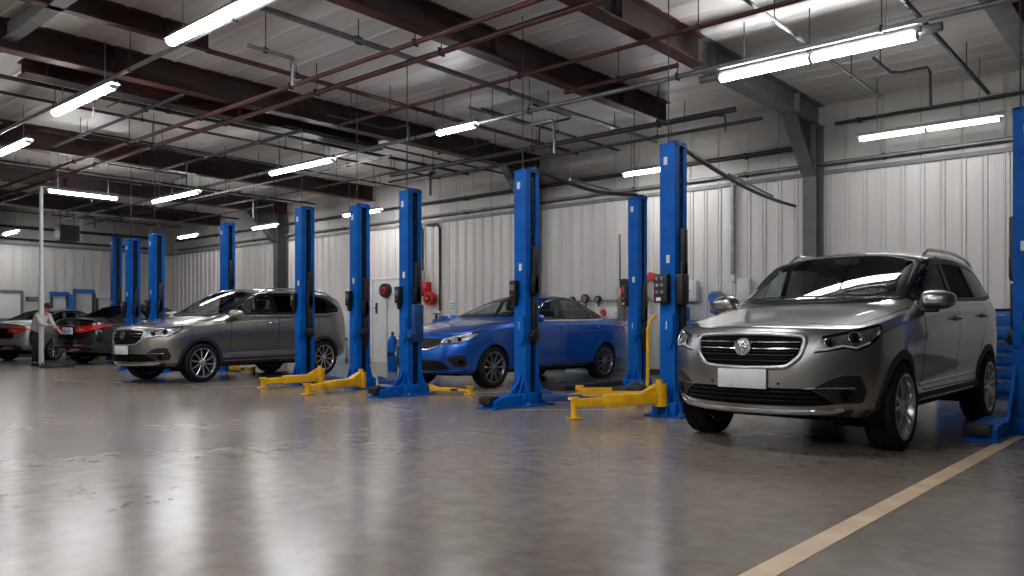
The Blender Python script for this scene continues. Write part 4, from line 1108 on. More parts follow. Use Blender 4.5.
wallpipe(-4.9, 6.5, 4.62, .03, 'pipe_dark', 'dark pipe high on the grey wall above the right wall lamp')
def endpipe(z, r, label):
    T = MB(); T.tube([(XL + .10, YF + .5, z), (XL + .10, YB - .5, z)], r, 8); o = T.obj('wall_pipe', 'pipe_dark', None, 50); o['label'] = label; o['category'] = 'pipe'
    for k in range(9):
        m = MB(); m.box((XL + .06, YF + 1 + k * 2.8, z), (.13, .05, r * 2.6), .004); m.obj('pipe_clip', 'pipe_dark', o, 0)
endpipe(3.95, .035, 'dark pipe along the far end wall above its white sheets')
endpipe(4.35, .05, 'thicker dark pipe higher on the far end wall')
# drops down the back wall
def drop(x, z0, z1, r, material, label, kink=True):
    pts = [(x, YB - .08, z1), (x, YB - .08, z0)]
    if kink: pts = [(x - .5, YB - .08, z1 + .05), (x - .08, YB - .08, z1 + .05), (x, YB - .08, z1 - .06), (x, YB - .08, z0)]
    T = MB(); T.tube(pts, r, 8); o = T.obj('wall_conduit', material, None, 50); o['label'] = label; o['category'] = 'pipe'
    m = MB(); m.box((x, YB - .08, z0), (.09, .10, .14), .01); m.obj('junction_box', 'white', o, 30)
drop(-6.85, 1.95, 3.75, .045, 'pipe', 'vertical grey conduit on the wall left of the front silver SUV', False)
drop(-15.04, 1.35, 3.65, .032, 'pipe_dark', 'vertical dark conduit on the wall beside the red fire cabinet')
drop(-15.7, 1.75, 3.65, .026, 'pipe_dark', 'thin vertical conduit on the wall beyond the blue saloon bonnet')
drop(-9.45, 1.9, 3.0, .014, 'pipe_dark', 'thin hanging cable on the wall right of the blue saloon roof', False)
drop(-25.6, 1.6, 3.65, .03, 'pipe_dark', 'dark conduit on the wall beside the far dark column')
drop(-1.95, 2.5, 3.7, .014, 'pipe_dark', 'thin cable on the wall above the rear window of the front SUV', False)
# bent clutter under the roof: short runs with elbows
rr = random.Random(5)
CL = [(-9.0, 10.8), (-10.6, 11.6), (-8.3, 11.2), (-12.8, 12.2), (-15.2, 11.8), (-19.5, 11.6), (-24.2, 11.2), (-21.0, 8.0), (-25.2, 6.6), (-14.8, 7.9), (-6.2, 12.6), (-3.4, 12.4), (-10.8, 9.1), (-17.0, 8.6), (-19.8, 5.6), (-23.8, 9.0), (-28.0, 10.4), (-28.2, 6.0), (-12.6, 5.6), (-8.9, 6.0)]
for x, y in CL:
    z = rr.uniform(4.35, 4.72); a = rr.uniform(.7, 1.8); b = rr.uniform(-.9, .9); c = rr.uniform(.25, .6)
    if rr.random() < .55: pts = [(x - a, y, z), (x - .1, y, z), (x, y + .1 * (1 if b > 0 else -1), z), (x, y + b, z), (x, y + b * 1.08, z - .08), (x, y + b * 1.1, z - c)]
    else: pts = [(x, y - a, z), (x, y - .1, z), (x + .1 * (1 if b > 0 else -1), y, z), (x + b, y, z), (x + b * 1.08, y, z - .08), (x + b * 1.1, y, z - c)]
    h = (pts[0][0] * .6 + pts[1][0] * .4, pts[0][1] * .6 + pts[1][1] * .4, z)
    pipe(pts, rr.choice((.014, .02, .026)), rr.choice(('pipe', 'pipe_dark', 'pipe_dark')), 'bent conduit with a short drop hanging under the grey roof', [h], group='bent conduits under the roof')
for k, (x0, x1, y) in enumerate([(-29, -20, 12.6), (-29, -19, 11.0), (-29, -23, 7.6), (-22, -13, 12.3), (-21, -12.5, 10.6), (-18, -12.2, 8.3), (-29, -22.6, 9.4), (-17.5, -12, 6.0)]):
    xpipe(x0, x1, y, 4.5 + .05 * (k % 4), .022 + .006 * (k % 3), 'pipe_dark' if k % 2 else 'pipe', 'straight conduit under the far part of the grey roof', group='straight conduits under the far roof')
for k, (x, y0, y1) in enumerate([(-15.6, 6, 14), (-19.9, 3, 14), (-20.8, 5, 13), (-24.3, 2, 14), (-28.3, 1, 14), (-9.2, 9.8, 14), (-12.4, 8, 14)]):
    ypipe(x, y0, y1, 4.62 + .04 * (k % 3), .02 + .006 * (k % 2), 'pipe_dark', 'straight dark conduit crossing under the grey roof', group='crossing conduits under the roof')
# heater/unit high in the far corner
T = thing('unit_heater', 'dark heater box hung high by the far end wall', 'heater', (-27.4, 9.8, 3.75))
m = MB(); m.box((0, 0, .25), (.5, .6, .5), .04); m.obj('heater_casing', 'dark_gray_steel', T)
m = MB()
for k in range(6): m.box((.255, 0, .06 + k * .075), (.02, .5, .03), .004)
m.obj('louvre', 'black', T)
m = MB(); m.cyl((0, -.2, .5), (0, -.2, 1.25), .012, 6); m.cyl((0, .2, .5), (0, .2, 1.25), .012, 6); m.obj('hanging_rod', 'pipe_dark', T)
# ------------------------------------------------------------------ lift posts
HP = 2.97
def lift_post(label, x, y, mirror=False, h=HP, foot=0.0, foot_dx=0.0, fg=.5, base=True, box=True, box_kind=0, carriage=1.45, gusset=True, arms=(), cover=None, group='blue lift posts', cap=True):
    """channel column, open toward the bay (+x, or -x when mirrored)"""
    T = thing('lift_post', label, 'car lift', (x, y, 0), 0, group)
    s = -1 if mirror else 1
    m = MB(); t = .014; X0, X1, Y0, Y1 = -.095, .095, -.135, .135
    out = [(X0, Y0), (X1, Y0), (X1, Y0 + .10), (X1 - t, Y0 + .10), (X1 - t, Y0 + t), (X0 + t, Y0 + t), (X0 + t, Y1 - t), (X1 - t, Y1 - t), (X1 - t, Y1 - .07), (X1, Y1 - .07), (X1, Y1), (X0, Y1)]
    m.prism([(a * s, b) for a, b in out], (0, 0, .02), (1, 0, 0), (0, 1, 0), (0, 0, 1), h - .02)
    m.obj('column', 'lift_blue', T, 0)
    # slide rail, chain and carriage inside the channel
    m = MB(); m.box((.03 * s, .01, h / 2), (.03, .09, h - .1)); m.obj('slide_rail', 'black', T, 0)
    m = MB(); m.cyl((.065 * s, .03, .1), (.065 * s, .03, h - .05), .014, 6)
    for k in range(int((h - .3) / .12)): m.box((.065 * s, .03, .2 + k * .12), (.036, .03, .07), .004)
    m.obj('lift_chain', 'dark_metal', T, 30)
    if carriage:
        m = MB(); m.box((.09 * s, .03, carriage + .3), (.11, .10, .62), .02); m.box((.11 * s, .02, carriage + .12), (.07, .13, .22), .02); m.box((.09 * s, .03, carriage - .28), (.09, .09, .5), .02)
        m.obj('carriage', 'black', T)
        m = MB(); m.box((.11 * s, .02, .90), (.10, .15, .15), .03); m.cyl((.14 * s, -.05, .91), (.14 * s, -.13, .88), .018, 8); m.obj('safety_latch', 'black', T)
    if cap:
        m = MB(); m.box((0, .0, h + .012), (.205, .285, .024), .006); m.box((.01 * s, .03, h + .045), (.15, .15, .05), .012); m.obj('top_plate', 'lift_blue', T, 30)
        for q in (-.08, .10):
            m = MB(); m.cyl((.05 * s, q, h + .02), (.10 * s, q, h + .02), .036, 14); m.obj('top_pulley', 'dark_metal', T, 40)
        m = MB(); m.cyl((-.05, -.02, h + .03), (-.05, -.02, ZC), .007, 8); m.obj('supply_conduit', 'pipe_dark', T, 40)
    m = MB(); m.box((-.02 * s, Y0 - .004, h - .17), (.05, .008, .09), .003); m.obj('maker_tag', 'white', T, 0)
    if base:
        m = MB(); m.box((0, .02, .012), (.46, .56, .024), .004)
        m.box((0, 0, .09), (.30, .44, .15), .012)
        m.obj('base_plate', 'lift_blue', T, 30)
        if gusset:
            for gy in (Y0 - .004, Y1 + .004):
                for gx in (-1, 1):
                    m = MB(); m.prism([(0, 0), (.10, 0), (.08, .10), (0, .30)], (.095 * gx, gy - .008, .024), (gx, 0, 0), (0, 0, 1), (0, 1, 0), .016); m.obj('gusset', 'lift_blue', T, 0)
            for gx in (-.06, .06):
                m = MB(); m.prism([(0, 0), (-.13, 0), (-.11, .10), (0, .32)], (gx - .008, Y0, .024), (0, 1, 0), (0, 0, 1), (1, 0, 0), .016); m.obj('gusset', 'lift_blue', T, 0)
                m = MB(); m.prism([(0, 0), (.14, 0), (.12, .06), (0, .30)], (gx - .008, Y1, .024), (0, 1, 0), (0, 0, 1), (1, 0, 0), .016); m.obj('gusset', 'lift_blue', T, 0)
        for bx in (-.19, .19):
            for by in (-.20, .24):
                m = MB(); m.cyl((bx, by, .02), (bx, by, .05), .018, 6); m.obj('anchor_bolt', 'steel', T, 30)
    if foot:
        m = MB(); w = .22
        m.prism([(0, .0), (-foot, 0), (-foot, .085), (-foot + .12, .115), (-.30, .13), (0, .13)], (-w / 2 + foot_dx, Y0 - .0, .02), (0, 1, 0), (0, 0, 1), (1, 0, 0), w)
        m.box((foot_dx, Y0 - foot * .52, .012), (w + .06, foot + .10, .02), .003)
        m.obj('foot_arm', 'lift_blue', T, 0)
        m = MB(); m.prism([(0, .12), (-.42 * fg, .12), (-.36 * fg, .16), (-.10 * fg, .12 + .30 * fg), (0, .12 + .5 * fg)], (foot_dx * .4 - .012, Y0, .02), (0, 1, 0), (0, 0, 1), (1, 0, 0), .024); m.obj('foot_gusset', 'lift_blue', T, 0)
        m = MB(); m.box((foot_dx - .02, Y0 - foot - .02, .10), (w * .8, .10, .09), .008); m.box((foot_dx, Y0 - foot + .08, .13), (w * .6, .10, .04), .006); m.box((foot_dx - .02, Y0 - foot + .01, .15), (w * .8, .03, .02), .004); m.obj('rubber_pad', 'black', T)
    if box:
        bx = -.055 * s
        if box_kind == 0:      # slim box with a small bright screen
            m = MB(); m.box((bx, Y0 - .045, 1.47), (.10, .09, .24), .012); m.prism([(0, 0), (.07, 0), (.05, -.10), (.02, -.10)], (bx - .035, Y0 - .06, 1.36), (1, 0, 0), (0, 0, 1), (0, 1, 0), .05)
            b = m.obj('control_box', 'black', T)
            m = MB(); m.box((bx, Y0 - .092, 1.50), (.06, .006, .07), .003); m.obj('screen', 'wall_grey', b, 0)
            m = MB(); m.cyl((bx, Y0 - .09, 1.40), (bx, Y0 - .105, 1.40), .015, 12); m.obj('push_button', 'red', b)
        elif box_kind == 1:    # wide keypad
            m = MB(); m.box((bx + .02, Y0 - .05, 1.43), (.17, .10, .32), .014); b = m.obj('control_box', 'black', T)
            for r in range(3):
                for c in range(2):
                    m = MB(); m.cyl((bx + .02 - .035 + .06 * c, Y0 - .10, 1.54 - .075 * r), (bx + .02 - .035 + .06 * c, Y0 - .112, 1.54 - .075 * r), .019, 14); m.obj('push_button', 'steel', b)
            m = MB(); m.box((bx + .0, Y0 - .102, 1.31), (.06, .006, .04), .003); m.obj('warning_label', 'sticker', b, 0)
            m = MB(); m.box((.14 * s, -.06, 1.42), (.10, .16, .34), .014); m.obj('valve_box', 'black', T)
        elif box_kind == 2:    # black box with red lamps on the outer side
            m = MB(); m.box((-.15 * s, Y0 + .02, 1.50), (.12, .14, .34), .016); b = m.obj('control_box', 'black', T)
            m = MB(); m.box((-.17 * s, Y0 - .053, 1.60), (.06, .008, .09), .004); m.obj('red_switch', 'red', b)
            m = MB(); m.cyl((-.16 * s, Y0 - .05, 1.46), (-.16 * s, Y0 - .065, 1.46), .02, 12); m.obj('push_button', 'red', b)
            m = MB(); m.box((-.155 * s, Y0 - .053, 1.375), (.05, .006, .04), .003); m.obj('warning_label', 'lift_yellow', b, 0)
    for z, w in ((1.76, .045), (1.02, .055)):
        m = MB(); m.box((.01 * s, Y0 - .003, z), (w, .006, .09), .001); m.obj('warning_sticker', 'sticker', T, 0)
    m = MB(); m.box((.045 * s, Y0 - .012, .98), (.08, .03, .34), .008); m.prism([(0, 0), (.09, 0), (.07, -.08), (0, -.08)], (-.02, Y0 - .03, .84), (1, 0, 0), (0, 0, 1), (0, 1, 0), .03); m.obj('lock_cover', 'lift_blue', T)
    if cover:      # blue side housing with a pump on the bay side
        m = MB(); m.box((.14 * s, .0, cover + .28), (.10, .19, .55), .02); m.cyl((.17 * s, -.09, cover + .12), (.17 * s, -.17, cover + .12), .06, 16); m.obj('side_housing', 'lift_blue_dark', T)
    for a in arms: swing_arm(T, *a)
    return T

def swing_arm(T, p0, p1, z, colour, pad=True, knuckle=True, w=.13, hgt=.13, under=None):
    """two-stage telescopic arm from p0 to p1 (local plan coordinates)"""
    a = Vector((p0[0], p0[1], z)); b = Vector((p1[0], p1[1], z * .82)); d = (b - a); L = d.length
    q = d.to_track_quat('X', 'Z').to_matrix().to_4x4()
    def place(mb): bmesh.ops.transform(mb.bm, matrix=Matrix.Translation(a) @ q, verts=mb.bm.verts)
    m = MB(); m.box((L * .33, 0, 0), (L * .66, w, hgt), .012); m.box((L * .80, 0, -.006), (L * .42, w * .72, hgt * .7), .010)
    m.prism([(0, -hgt / 2), (L * .22, -hgt / 2), (L * .22, hgt / 2), (L * .06, hgt * 1.1), (-.03, hgt * 1.1)], (0, -w * .4, 0), (1, 0, 0), (0, 0, 1), (0, 1, 0), w * .8)
    place(m); o = m.obj('swing_arm', colour, T, 30)
    if knuckle:
        m = MB(); m.cyl((0, 0, -hgt * .75), (0, 0, hgt * 1.15), w * .62, 20); m.cyl((0, 0, hgt * 1.15), (0, 0, hgt * 1.5), w * .3, 12); place(m); m.obj('arm_pivot', colour, o, 35)
    if pad:
        m = MB(); m.cyl((L, 0, -z * .82 + .006), (L, 0, .045), .034, 14); m.cyl((L, 0, .035), (L, 0, .06), .062, 18); m.box((L, 0, -z * .82 + .012), (.17, .13, .018), .004); place(m); m.obj('arm_pad', colour, o, 35)
        m = MB(); m.box((L * .60, -w * .52, .0), (.10, .02, hgt * .5), .004); place(m); m.obj('arm_stop', 'black', o, 0)
    return o

lift_post('blue lift post close on the left of the front silver SUV, keypad and yellow arm', -4.50, 7.96, h=3.03, box_kind=1, arms=[((-.02, -.26), (-.62, -1.05), .22, 'lift_yellow')], carriage=1.5)
lift_post('blue lift post in front of the blue saloon doors, low blue foot reaching forward', -6.53, 7.80, foot=.58, box_kind=0, arms=[((.18, .10), (.75, .62), .10, 'lift_blue_dark', False, False, .10, .09)], carriage=1.42)
lift_post('blue lift post hiding the blue saloon grille', -8.79, 7.83, foot=.50, box_kind=0, arms=[((.16, .25), (.62, .62), .08, 'lift_yellow', True, False, .07, .06)], cover=.78, carriage=1.35)
lift_post('slim blue lift post with open top, yellow arm on the floor, by the wall door', -10.50, 8.24, box_kind=0, arms=[((.34, -.24), (.52, -1.38), .13, 'lift_yellow'), ((.25, .2), (.8, .75), .10, 'lift_blue_dark', False, False, .09, .08)], carriage=1.2)
lift_post('blue lift post in front of the rear doors of the left silver SUV', -11.80, 8.06, h=3.04, box_kind=0, arms=[((.42, .02), (.20, -.94), .14, 'lift_yellow'), ((.2, .0), (.72, .42), .12, 'lift_blue_dark', False, False, .12, .10)], carriage=1.35)
lift_post('blue lift post at the right edge beside the front SUV rear door, low foot forward', -1.24, 8.86, mirror=True, foot=.80, foot_dx=-.2, fg=1.0, box_kind=2, h=3.02)
lift_post('blue lift post standing behind the blue saloon tail', -6.87, 11.00, h=3.06, box_kind=2, carriage=1.1)
lift_post('blue lift post rising behind the roof of the left silver SUV', -16.68, 9.34, h=3.30, box=False, carriage=1.9, arms=[((.20, -.02), (1.2, -.06), .09, 'lift_yellow', True, True, .10, .09)])
lift_post('blue lift post rising behind the bonnet of the left silver SUV', -17.33, 8.02, h=3.0, box_kind=0, carriage=1.35)
lift_post('blue lift post in front of the black saloon side window', -18.77, 8.13, h=3.0, box_kind=0, carriage=1.25)
lift_post('farthest blue lift post, behind the black saloon roof', -25.30, 10.45, h=3.75, box=False, carriage=1.6)
# overhead hose pipes between posts
def overhead(p, q, label, ceiling_rod=True):
    m = MB(); p = Vector(p); q = Vector(q); pts = [p.lerp(q, i / 10) - Vector((0, 0, .10 * math.sin(PI * i / 10))) for i in range(11)]
    m.tube(pts, .028, 8); o = m.obj('hose_pipe', 'pipe_dark', None, 50); o['label'] = label; o['category'] = 'pipe'
    c = p.lerp(q, .72) - Vector((0, 0, .078)); d = p.lerp(q, .3) - Vector((0, 0, .081)); m = MB(); m.tube([d + Vector((0, 0, .05)), c + Vector((0, 0, .05))], .018, 8); m.obj('light_pipe', 'steel', o)
    return o
overhead((-6.49, 7.90, 3.05), (-6.86, 10.94, 3.13), 'dark overhead pipe joining the two lift posts of the blue saloon')
overhead((-4.46, 8.04, 3.05), (-5.62, YB - .12, 3.22), 'dark overhead pipe from the front lift post back to the wall')

# ------------------------------------------------------------------ floor equipment
T = thing('trolley_jack', 'yellow trolley jack with upright yellow handle behind the front lift post', 'jack', (-5.73, 8.93, 0), math.radians(20))
m = MB()
for sy in (-.10, .10): m.prism([(-.75, .05), (.28, .05), (.30, .17), (-.30, .15), (-.75, .11)], (0, sy - .012, 0), (1, 0, 0), (0, 0, 1), (0, 1, 0), .024)
m.box((-.66, 0, .08), (.16, .22, .05), .01); m.obj('jack_frame', 'lift_yellow', T)
m = MB(); m.prism([(-.7, .13), (-.1, .13), (0, .20), (-.62, .18)], (0, -.03, 0), (1, 0, 0), (0, 0, 1), (0, 1, 0), .06); m.cyl((-.66, 0, .15), (-.66, 0, .21), .06, 16); m.obj('lift_pad', 'lift_yellow', T)
m = MB(); m.sphere((.12, 0, .18), .13, (1.2, .8, .8)); m.cyl((-.2, 0, .14), (.2, 0, .18), .06, 14); m.obj('pump_body', 'black', T)
m = MB(); m.tube([(.26, 0, .14), (.27, 0, .5), (.27, 0, .98), (.31, .02, 1.10), (.37, .03, 1.16)], .024, 10); m.obj('jack_handle', 'lift_yellow', T)
for sx, r in ((-.62, .045), (.2, .055)):
    for sy in (-.14, .14):
        m = MB(); m.cyl((sx, sy - .018, r), (sx, sy + .018, r), r, 16); m.obj('wheel', 'dark_metal', T)

def ramp(label, x, y, w, l, rz=0, h=.07):
    T = thing('drive_on_ramp', label, 'ramp', (x, y, 0), rz)
    m = MB(); m.prism([(-l / 2, 0), (l / 2, 0), (l / 2 - .12, h), (-l / 2 + .12, h)], (-w / 2, 0, 0), (0, 1, 0), (0, 0, 1), (1, 0, 0), w); m.obj('ramp_deck', 'dark_metal', T, 0)
    m = MB()
    for sx in (-1, 1): m.box((sx * w / 2, 0, h * .6), (.03, l - .1, h * 1.2), .006)
    m.obj('ramp_kerb', 'black', T)
ramp('low black steel ramp lying on the floor beside the blue saloon', -7.75, 10.9, .55, 2.2)
ramp('low dark ramp lying under the black saloon bumper', -21.6, 7.5, .7, 1.0, math.radians(70), .04)


# thin pole from floor to roof
T = thing('support_pole', 'thin white pole from floor to roof at the far left', 'pole', (-22.35, 7.38, 0))
m = MB(); m.cyl((0, 0, 0), (0, 0, 2.0), .062, 16); m.cyl((0, 0, 2.0), (0, 0, 4.6), .045, 16); m.obj('pole_tube', 'white', T, 40)
m = MB(); m.cyl((0, 0, 0), (0, 0, .03), .16, 20); m.box((0, 0, .05), (.2, .03, .08)); m.box((0, 0, .05), (.03, .2, .08)); m.obj('pole_foot', 'dark_metal', T, 40)
# ------------------------------------------------------------------ things along the walls
def cabinet(label, x, y, w, d, h, rz=0, body='cabinet_blue', drawers=0, doors=0, top='dark_metal', kick=.10, name='tool_cabinet', face=None):
    """origin at floor, front toward -y"""
    T = thing(name, label, 'cabinet', (x, y, 0), rz)
    m = MB(); m.box((0, 0, (h + kick) / 2), (w, d, h - kick), .01); m.box((0, .02, kick / 2), (w - .06, d - .08, kick)); m.obj('cabinet_body', body, T)
    m = MB(); m.box((0, 0, h + .015), (w + .03, d + .03, .03), .006); m.obj('cabinet_top', top, T)
    f = face or body
    if drawers:
        dh = (h - kick - .04) / drawers
        for k in range(drawers):
            z = kick + .02 + dh * (k + .5)
            m = MB(); m.box((0, -d / 2 - .008, z), (w - .06, .02, dh - .02), .005); dr = m.obj('drawer', f, T)
            m = MB(); m.box((0, -d / 2 - .024, z + dh * .25), (w * .7, .016, .02), .004); m.obj('drawer_handle', 'steel', dr)
    for k in range(doors):
        dw = (w - .04) / doors; xx = -w / 2 + .02 + dw * (k + .5)
        m = MB(); m.box((xx, -d / 2 - .008, (h + kick) / 2), (dw - .015, .02, h - kick - .05), .005); dr = m.obj('cabinet_door', f, T)
        m = MB(); m.cyl((xx + dw * .36 * (1 if k % 2 == 0 else -1), -d / 2 - .03, h * .5), (xx + dw * .36 * (1 if k % 2 == 0 else -1), -d / 2 - .03, h * .5 + .14), .008, 8); m.obj('door_pull', 'steel', dr)
    return T
WB = YB - .05
cabinet('blue chest of drawers behind the rear of the front silver SUV', -2.35, 12.75, 1.0, .5, 1.22, drawers=6)
T = thing('coolant_jug', 'small blue jug on the chest of drawers behind the front SUV', 'jug', (-2.38, 12.7, 1.25))
m = MB(); m.lathe([(0, .001), (0, .09), (.16, .10), (.22, .05), (.30, .035), (.30, .001)], 20, 'z'); m.obj('jug_body', 'cabinet_blue', T)
m = MB(); m.lathe([(.30, .001), (.30, .04), (.34, .04), (.34, .001)], 16, 'z'); m.obj('jug_cap', 'white', T)
# workbench behind the sedan tail with pale panels
cabinet('pale grey-blue workbench cabinet against the wall behind the blue saloon tail', -9.75, WB - .22, 1.9, .40, 1.02, body='cabinet_light', doors=3, top='gray_steel', name='workbench')
cabinet('pale blue low cabinet against the wall behind the left SUV tail', -19.6, WB - .3, .7, .55, 1.05, body='cabinet_light', doors=2, top='cabinet_blue', name='low_cabinet')
cabinet('white cupboard against the wall, seen between the left SUV tail and the next lift post', -18.75, WB - .28, .85, .5, 1.48, body='white', doors=2, top='white', name='tall_cupboard')
cabinet('blue workbench just left of the front silver SUV bonnet', -7.45, WB - .34, 1.0, .62, 1.10, drawers=4, name='workbench', top='cabinet_blue')

def wall_box(name, label, x, z, w, h, d, material, cat, door=True, y=None):
    T = thing(name, label, cat, (x, (y or WB), z))
    m = MB(); m.box((0, -d / 2, 0), (w, d, h), .01); m.obj('box_body', material, T)
    if door:
        m = MB(); m.box((0, -d - .004, 0), (w * .88, .014, h * .9), .004); o = m.obj('box_door', material, T)
        m = MB(); m.cyl((w * .34, -d - .01, 0), (w * .34, -d - .03, 0), .018, 10); m.obj('door_knob', 'steel', o)
    return T
wall_box('electrical_box', 'white electrical box on the wall above the grey blue-faced machine', -8.0, 1.72, .85, .42, .16, 'white', 'electrical box')
wall_box('electrical_box', 'small white box on the wall left of the grey blue-faced machine', -8.25, 1.32, .38, .34, .14, 'white', 'electrical box')
wall_box('electrical_box', 'white box on the wall above the red fire cabinet', -15.85, 2.36, .36, .3, .14, 'white', 'electrical box')
wall_box('electrical_box', 'white box on the wall directly above the white cupboard', -18.55, 1.88, .6, .5, .15, 'white', 'electrical box')
wall_box('electrical_box', 'small white box at the foot of the wall conduit beside the front SUV mirror', -6.6, 1.72, .24, .42, .12, 'white', 'electrical box', False)
wall_box('fire_cabinet', 'red fire cabinet on the wall left of the blue saloon windscreen', -15.58, 2.05, .36, .28, .16, 'red', 'fire cabinet')
def reel(name, label, x, z, r, col, core, d=.2):
    T = thing(name, label, 'hose reel', (x, WB, z))
    m = MB(); m.lathe([(-d, r * .35), (-d, r), (-d + .03, r * 1.03), (-.06, r * 1.03), (-.03, r), (-.03, r * .35)], 28, 'y'); m.box((0, -.02, 0), (r, .05, r), .01); m.obj('reel_drum', col, T)
    m = MB(); m.lathe([(-d - .015, .001), (-d - .015, r * .55), (-d + .02, r * .6), (-d + .02, .001)], 24, 'y'); o = m.obj('reel_hub', core, T)
    m = MB(); m.cyl((0, -d - .01, 0), (0, -d - .05, 0), r * .18, 12); m.obj('hub_nut', 'lift_yellow' if col == 'red' else 'black', o)
reel('hose_reel', 'black hose reel with red hub on the wall by the white door', -17.12, 2.02, .19, 'black', 'red')
reel('hose_reel', 'red round hose reel on the wall just right of the red fire cabinet', -15.33, 1.75, .17, 'red', 'black')
# fire extinguisher hung on the wall by the reels
def extinguisher(label, x, z, material='red', y=None, s=1.0):
    T = thing('fire_extinguisher', label, 'fire extinguisher', (x, (y or WB) - .10, z))
    m = MB(); m.lathe([(0, .001), (0, .07 * s), (.02, .078 * s), (.40 * s, .078 * s), (.47 * s, .05 * s), (.50 * s, .022), (.50 * s, .001)], 20, 'z'); m.obj('cylinder', material, T)
    m = MB(); m.cyl((0, 0, .5 * s), (0, 0, .56 * s), .022, 10); m.box((.03, 0, .58 * s), (.12, .02, .02), .004); m.box((0, .07, .25 * s), (.05, .07, .04), .004); m.obj('valve', 'black', T)
    m = MB(); m.tube([(0, 0, .54 * s), (.08, -.02, .5 * s), (.11, -.02, .36 * s), (.10, -.02, .2 * s)], .011, 8); m.obj('hose', 'black', T)
extinguisher('red fire extinguisher low on the wall below the round red reel', -15.8, .95)
extinguisher('dark grey canister hung on the wall between red knobs, behind the blue saloon tail', -9.35, 1.13, 'wall_grey', s=1.15)
T = thing('speaker_box', 'small black box on the wall above the dark grey canister', 'box', (-9.32, WB, 1.93)); m = MB(); m.box((0, -.07, 0), (.16, .14, .2), .02); m.obj('box_body', 'black', T)
m = MB(); m.lathe([(-.145, .001), (-.145, .06), (-.135, .06), (-.135, .001)], 20, 'y'); m.obj('speaker_cone', 'dark_metal', T)
# air-line gauges on a rail
T = thing('gauge_rail', 'grey air line rail on the wall behind the blue saloon tail', 'pipe', (-9.9, WB, 1.58)); m = MB(); m.cyl((-.95, -.07, 0), (1.2, -.07, 0), .016, 8)
for q in (-.8, 0, 1.0): m.box((q, -.035, 0), (.03, .08, .04))
m.obj('rail_tube', 'pipe', T)
for k, (dx, r, c, lab) in enumerate([(-.78, .075, 'wall_grey', 'leftmost grey gauge on the air line behind the blue saloon tail'), (-.42, .10, 'red', 'larger reddish gauge on the air line, between two grey ones'), (-.08, .08, 'wall_grey', 'third grey gauge on the air line, right of the reddish one'), (1.02, .09, 'red', 'reddish gauge at the right end of the air line beside the rear lift post')]):
    T = thing('air_gauge', lab, 'gauge', (-9.9 + dx, WB - .07, 1.61 + .02 * (k == 1)))
    m = MB(); m.lathe([(-.08, .001), (-.08, r * .9), (-.06, r), (0, r), (.02, r * .6), (.02, .001)], 22, 'y'); m.cyl((0, 0, -r), (0, 0, -r - .08), .02, 8); m.cyl((0, 0, 0), (0, .07, 0), .02, 8); m.obj('gauge_case', 'dark_metal' if c != 'red' else 'red_oxide', T)
    m = MB(); m.lathe([(-.086, .001), (-.086, r * .7), (-.08, r * .7), (-.08, .001)], 20, 'y'); m.obj('dial', 'wall_grey', T)
for dx, z, lab in ((.10, 1.32, 'upper red knob on the wall left of the grey canister'), (.10, 1.06, 'lower red knob on the wall left of the grey canister'), (.88, 1.08, 'small red knob right of the grey canister'), (1.12, 1.08, 'small red knob nearest the rear lift post')):
    T = thing('valve_knob', lab, 'valve', (-9.95 + dx, WB, z)); m = MB(); m.lathe([(-.10, .001), (-.10, .065), (-.07, .075), (-.05, .04), (0, .03), (0, .001)], 18, 'y'); m.obj('knob', 'red', T)
    m = MB(); m.lathe([(-.115, .001), (-.115, .02), (-.10, .02), (-.10, .001)], 12, 'y'); m.obj('knob_cap', 'steel', T)
wall_box('socket_box', 'small white framed box on the wall between red knobs and canister', -9.62, 1.30, .30, .26, .08, 'white', 'box')
# round-faced grey machine left of the front SUV
T = thing('bench_machine', 'grey wall machine with round blue face left of the front SUV bonnet', 'machine', (-7.15, WB, 1.28))
T.scale = (.58, .58, .58)
m = MB(); m.box((0, -.18, .22), (.40, .34, .46), .04); m.box((0, -.1, .0), (.30, .2, .1), .02); m.obj('machine_body', 'wall_grey', T)
m = MB(); m.lathe([(-.42, .001), (-.42, .20), (-.38, .235), (-.06, .235), (-.02, .2), (-.02, .001)], 28, 'y', (0, 0, .50)); h = m.obj('machine_head', 'wall_grey', T)
m = MB(); m.lathe([(-.435, .001), (-.435, .15), (-.42, .17), (-.42, .001)], 24, 'y', (-.02, 0, .50)); m.obj('blue_face', 'cabinet_blue', h)
m = MB(); m.box((0, -.37, .06), (.26, .05, .08), .015); m.obj('blue_tray', 'cabinet_blue', T)
T = thing('oil_can', 'blue square can standing on the blue workbench', 'can', (-7.72, WB - .4, 1.13)); m = MB(); m.box((0, 0, .13), (.22, .16, .26), .02); m.obj('can_body', 'cabinet_blue', T)
m = MB(); m.cyl((.04, 0, .26), (.04, 0, .31), .03, 12); m.obj('can_cap', 'black', T)
# gas regulators behind the front post
T = thing('gas_regulator', 'red and yellow gas regulator on the wall between the two front lift posts', 'regulator', (-8.80, WB, 1.98))
m = MB(); m.cyl((-.13, -.14, .12), (-.13, -.26, .12), .10, 16); m.cyl((.24, -.14, .06), (.24, -.26, .06), .09, 16); m.obj('red_dial', 'red', T)
m = MB(); m.sphere((.06, -.16, .02), .11); m.cyl((.06, -.16, -.1), (.06, -.16, -.2), .05, 12); m.cyl((.06, 0, 0), (.06, -.16, 0), .03, 8); m.cyl((-.13, -.16, .12), (.24, -.16, .06), .025, 8); m.obj('yellow_valve', 'lift_yellow', T)
m = MB(); m.tube([(.06, -.16, -.2), (.10, -.16, -.5), (.04, -.14, -.8), (.1, -.10, -1.1), (.06, -.06, -1.5)], .022, 8); m.obj('regulator_hose', 'pipe_dark', T)
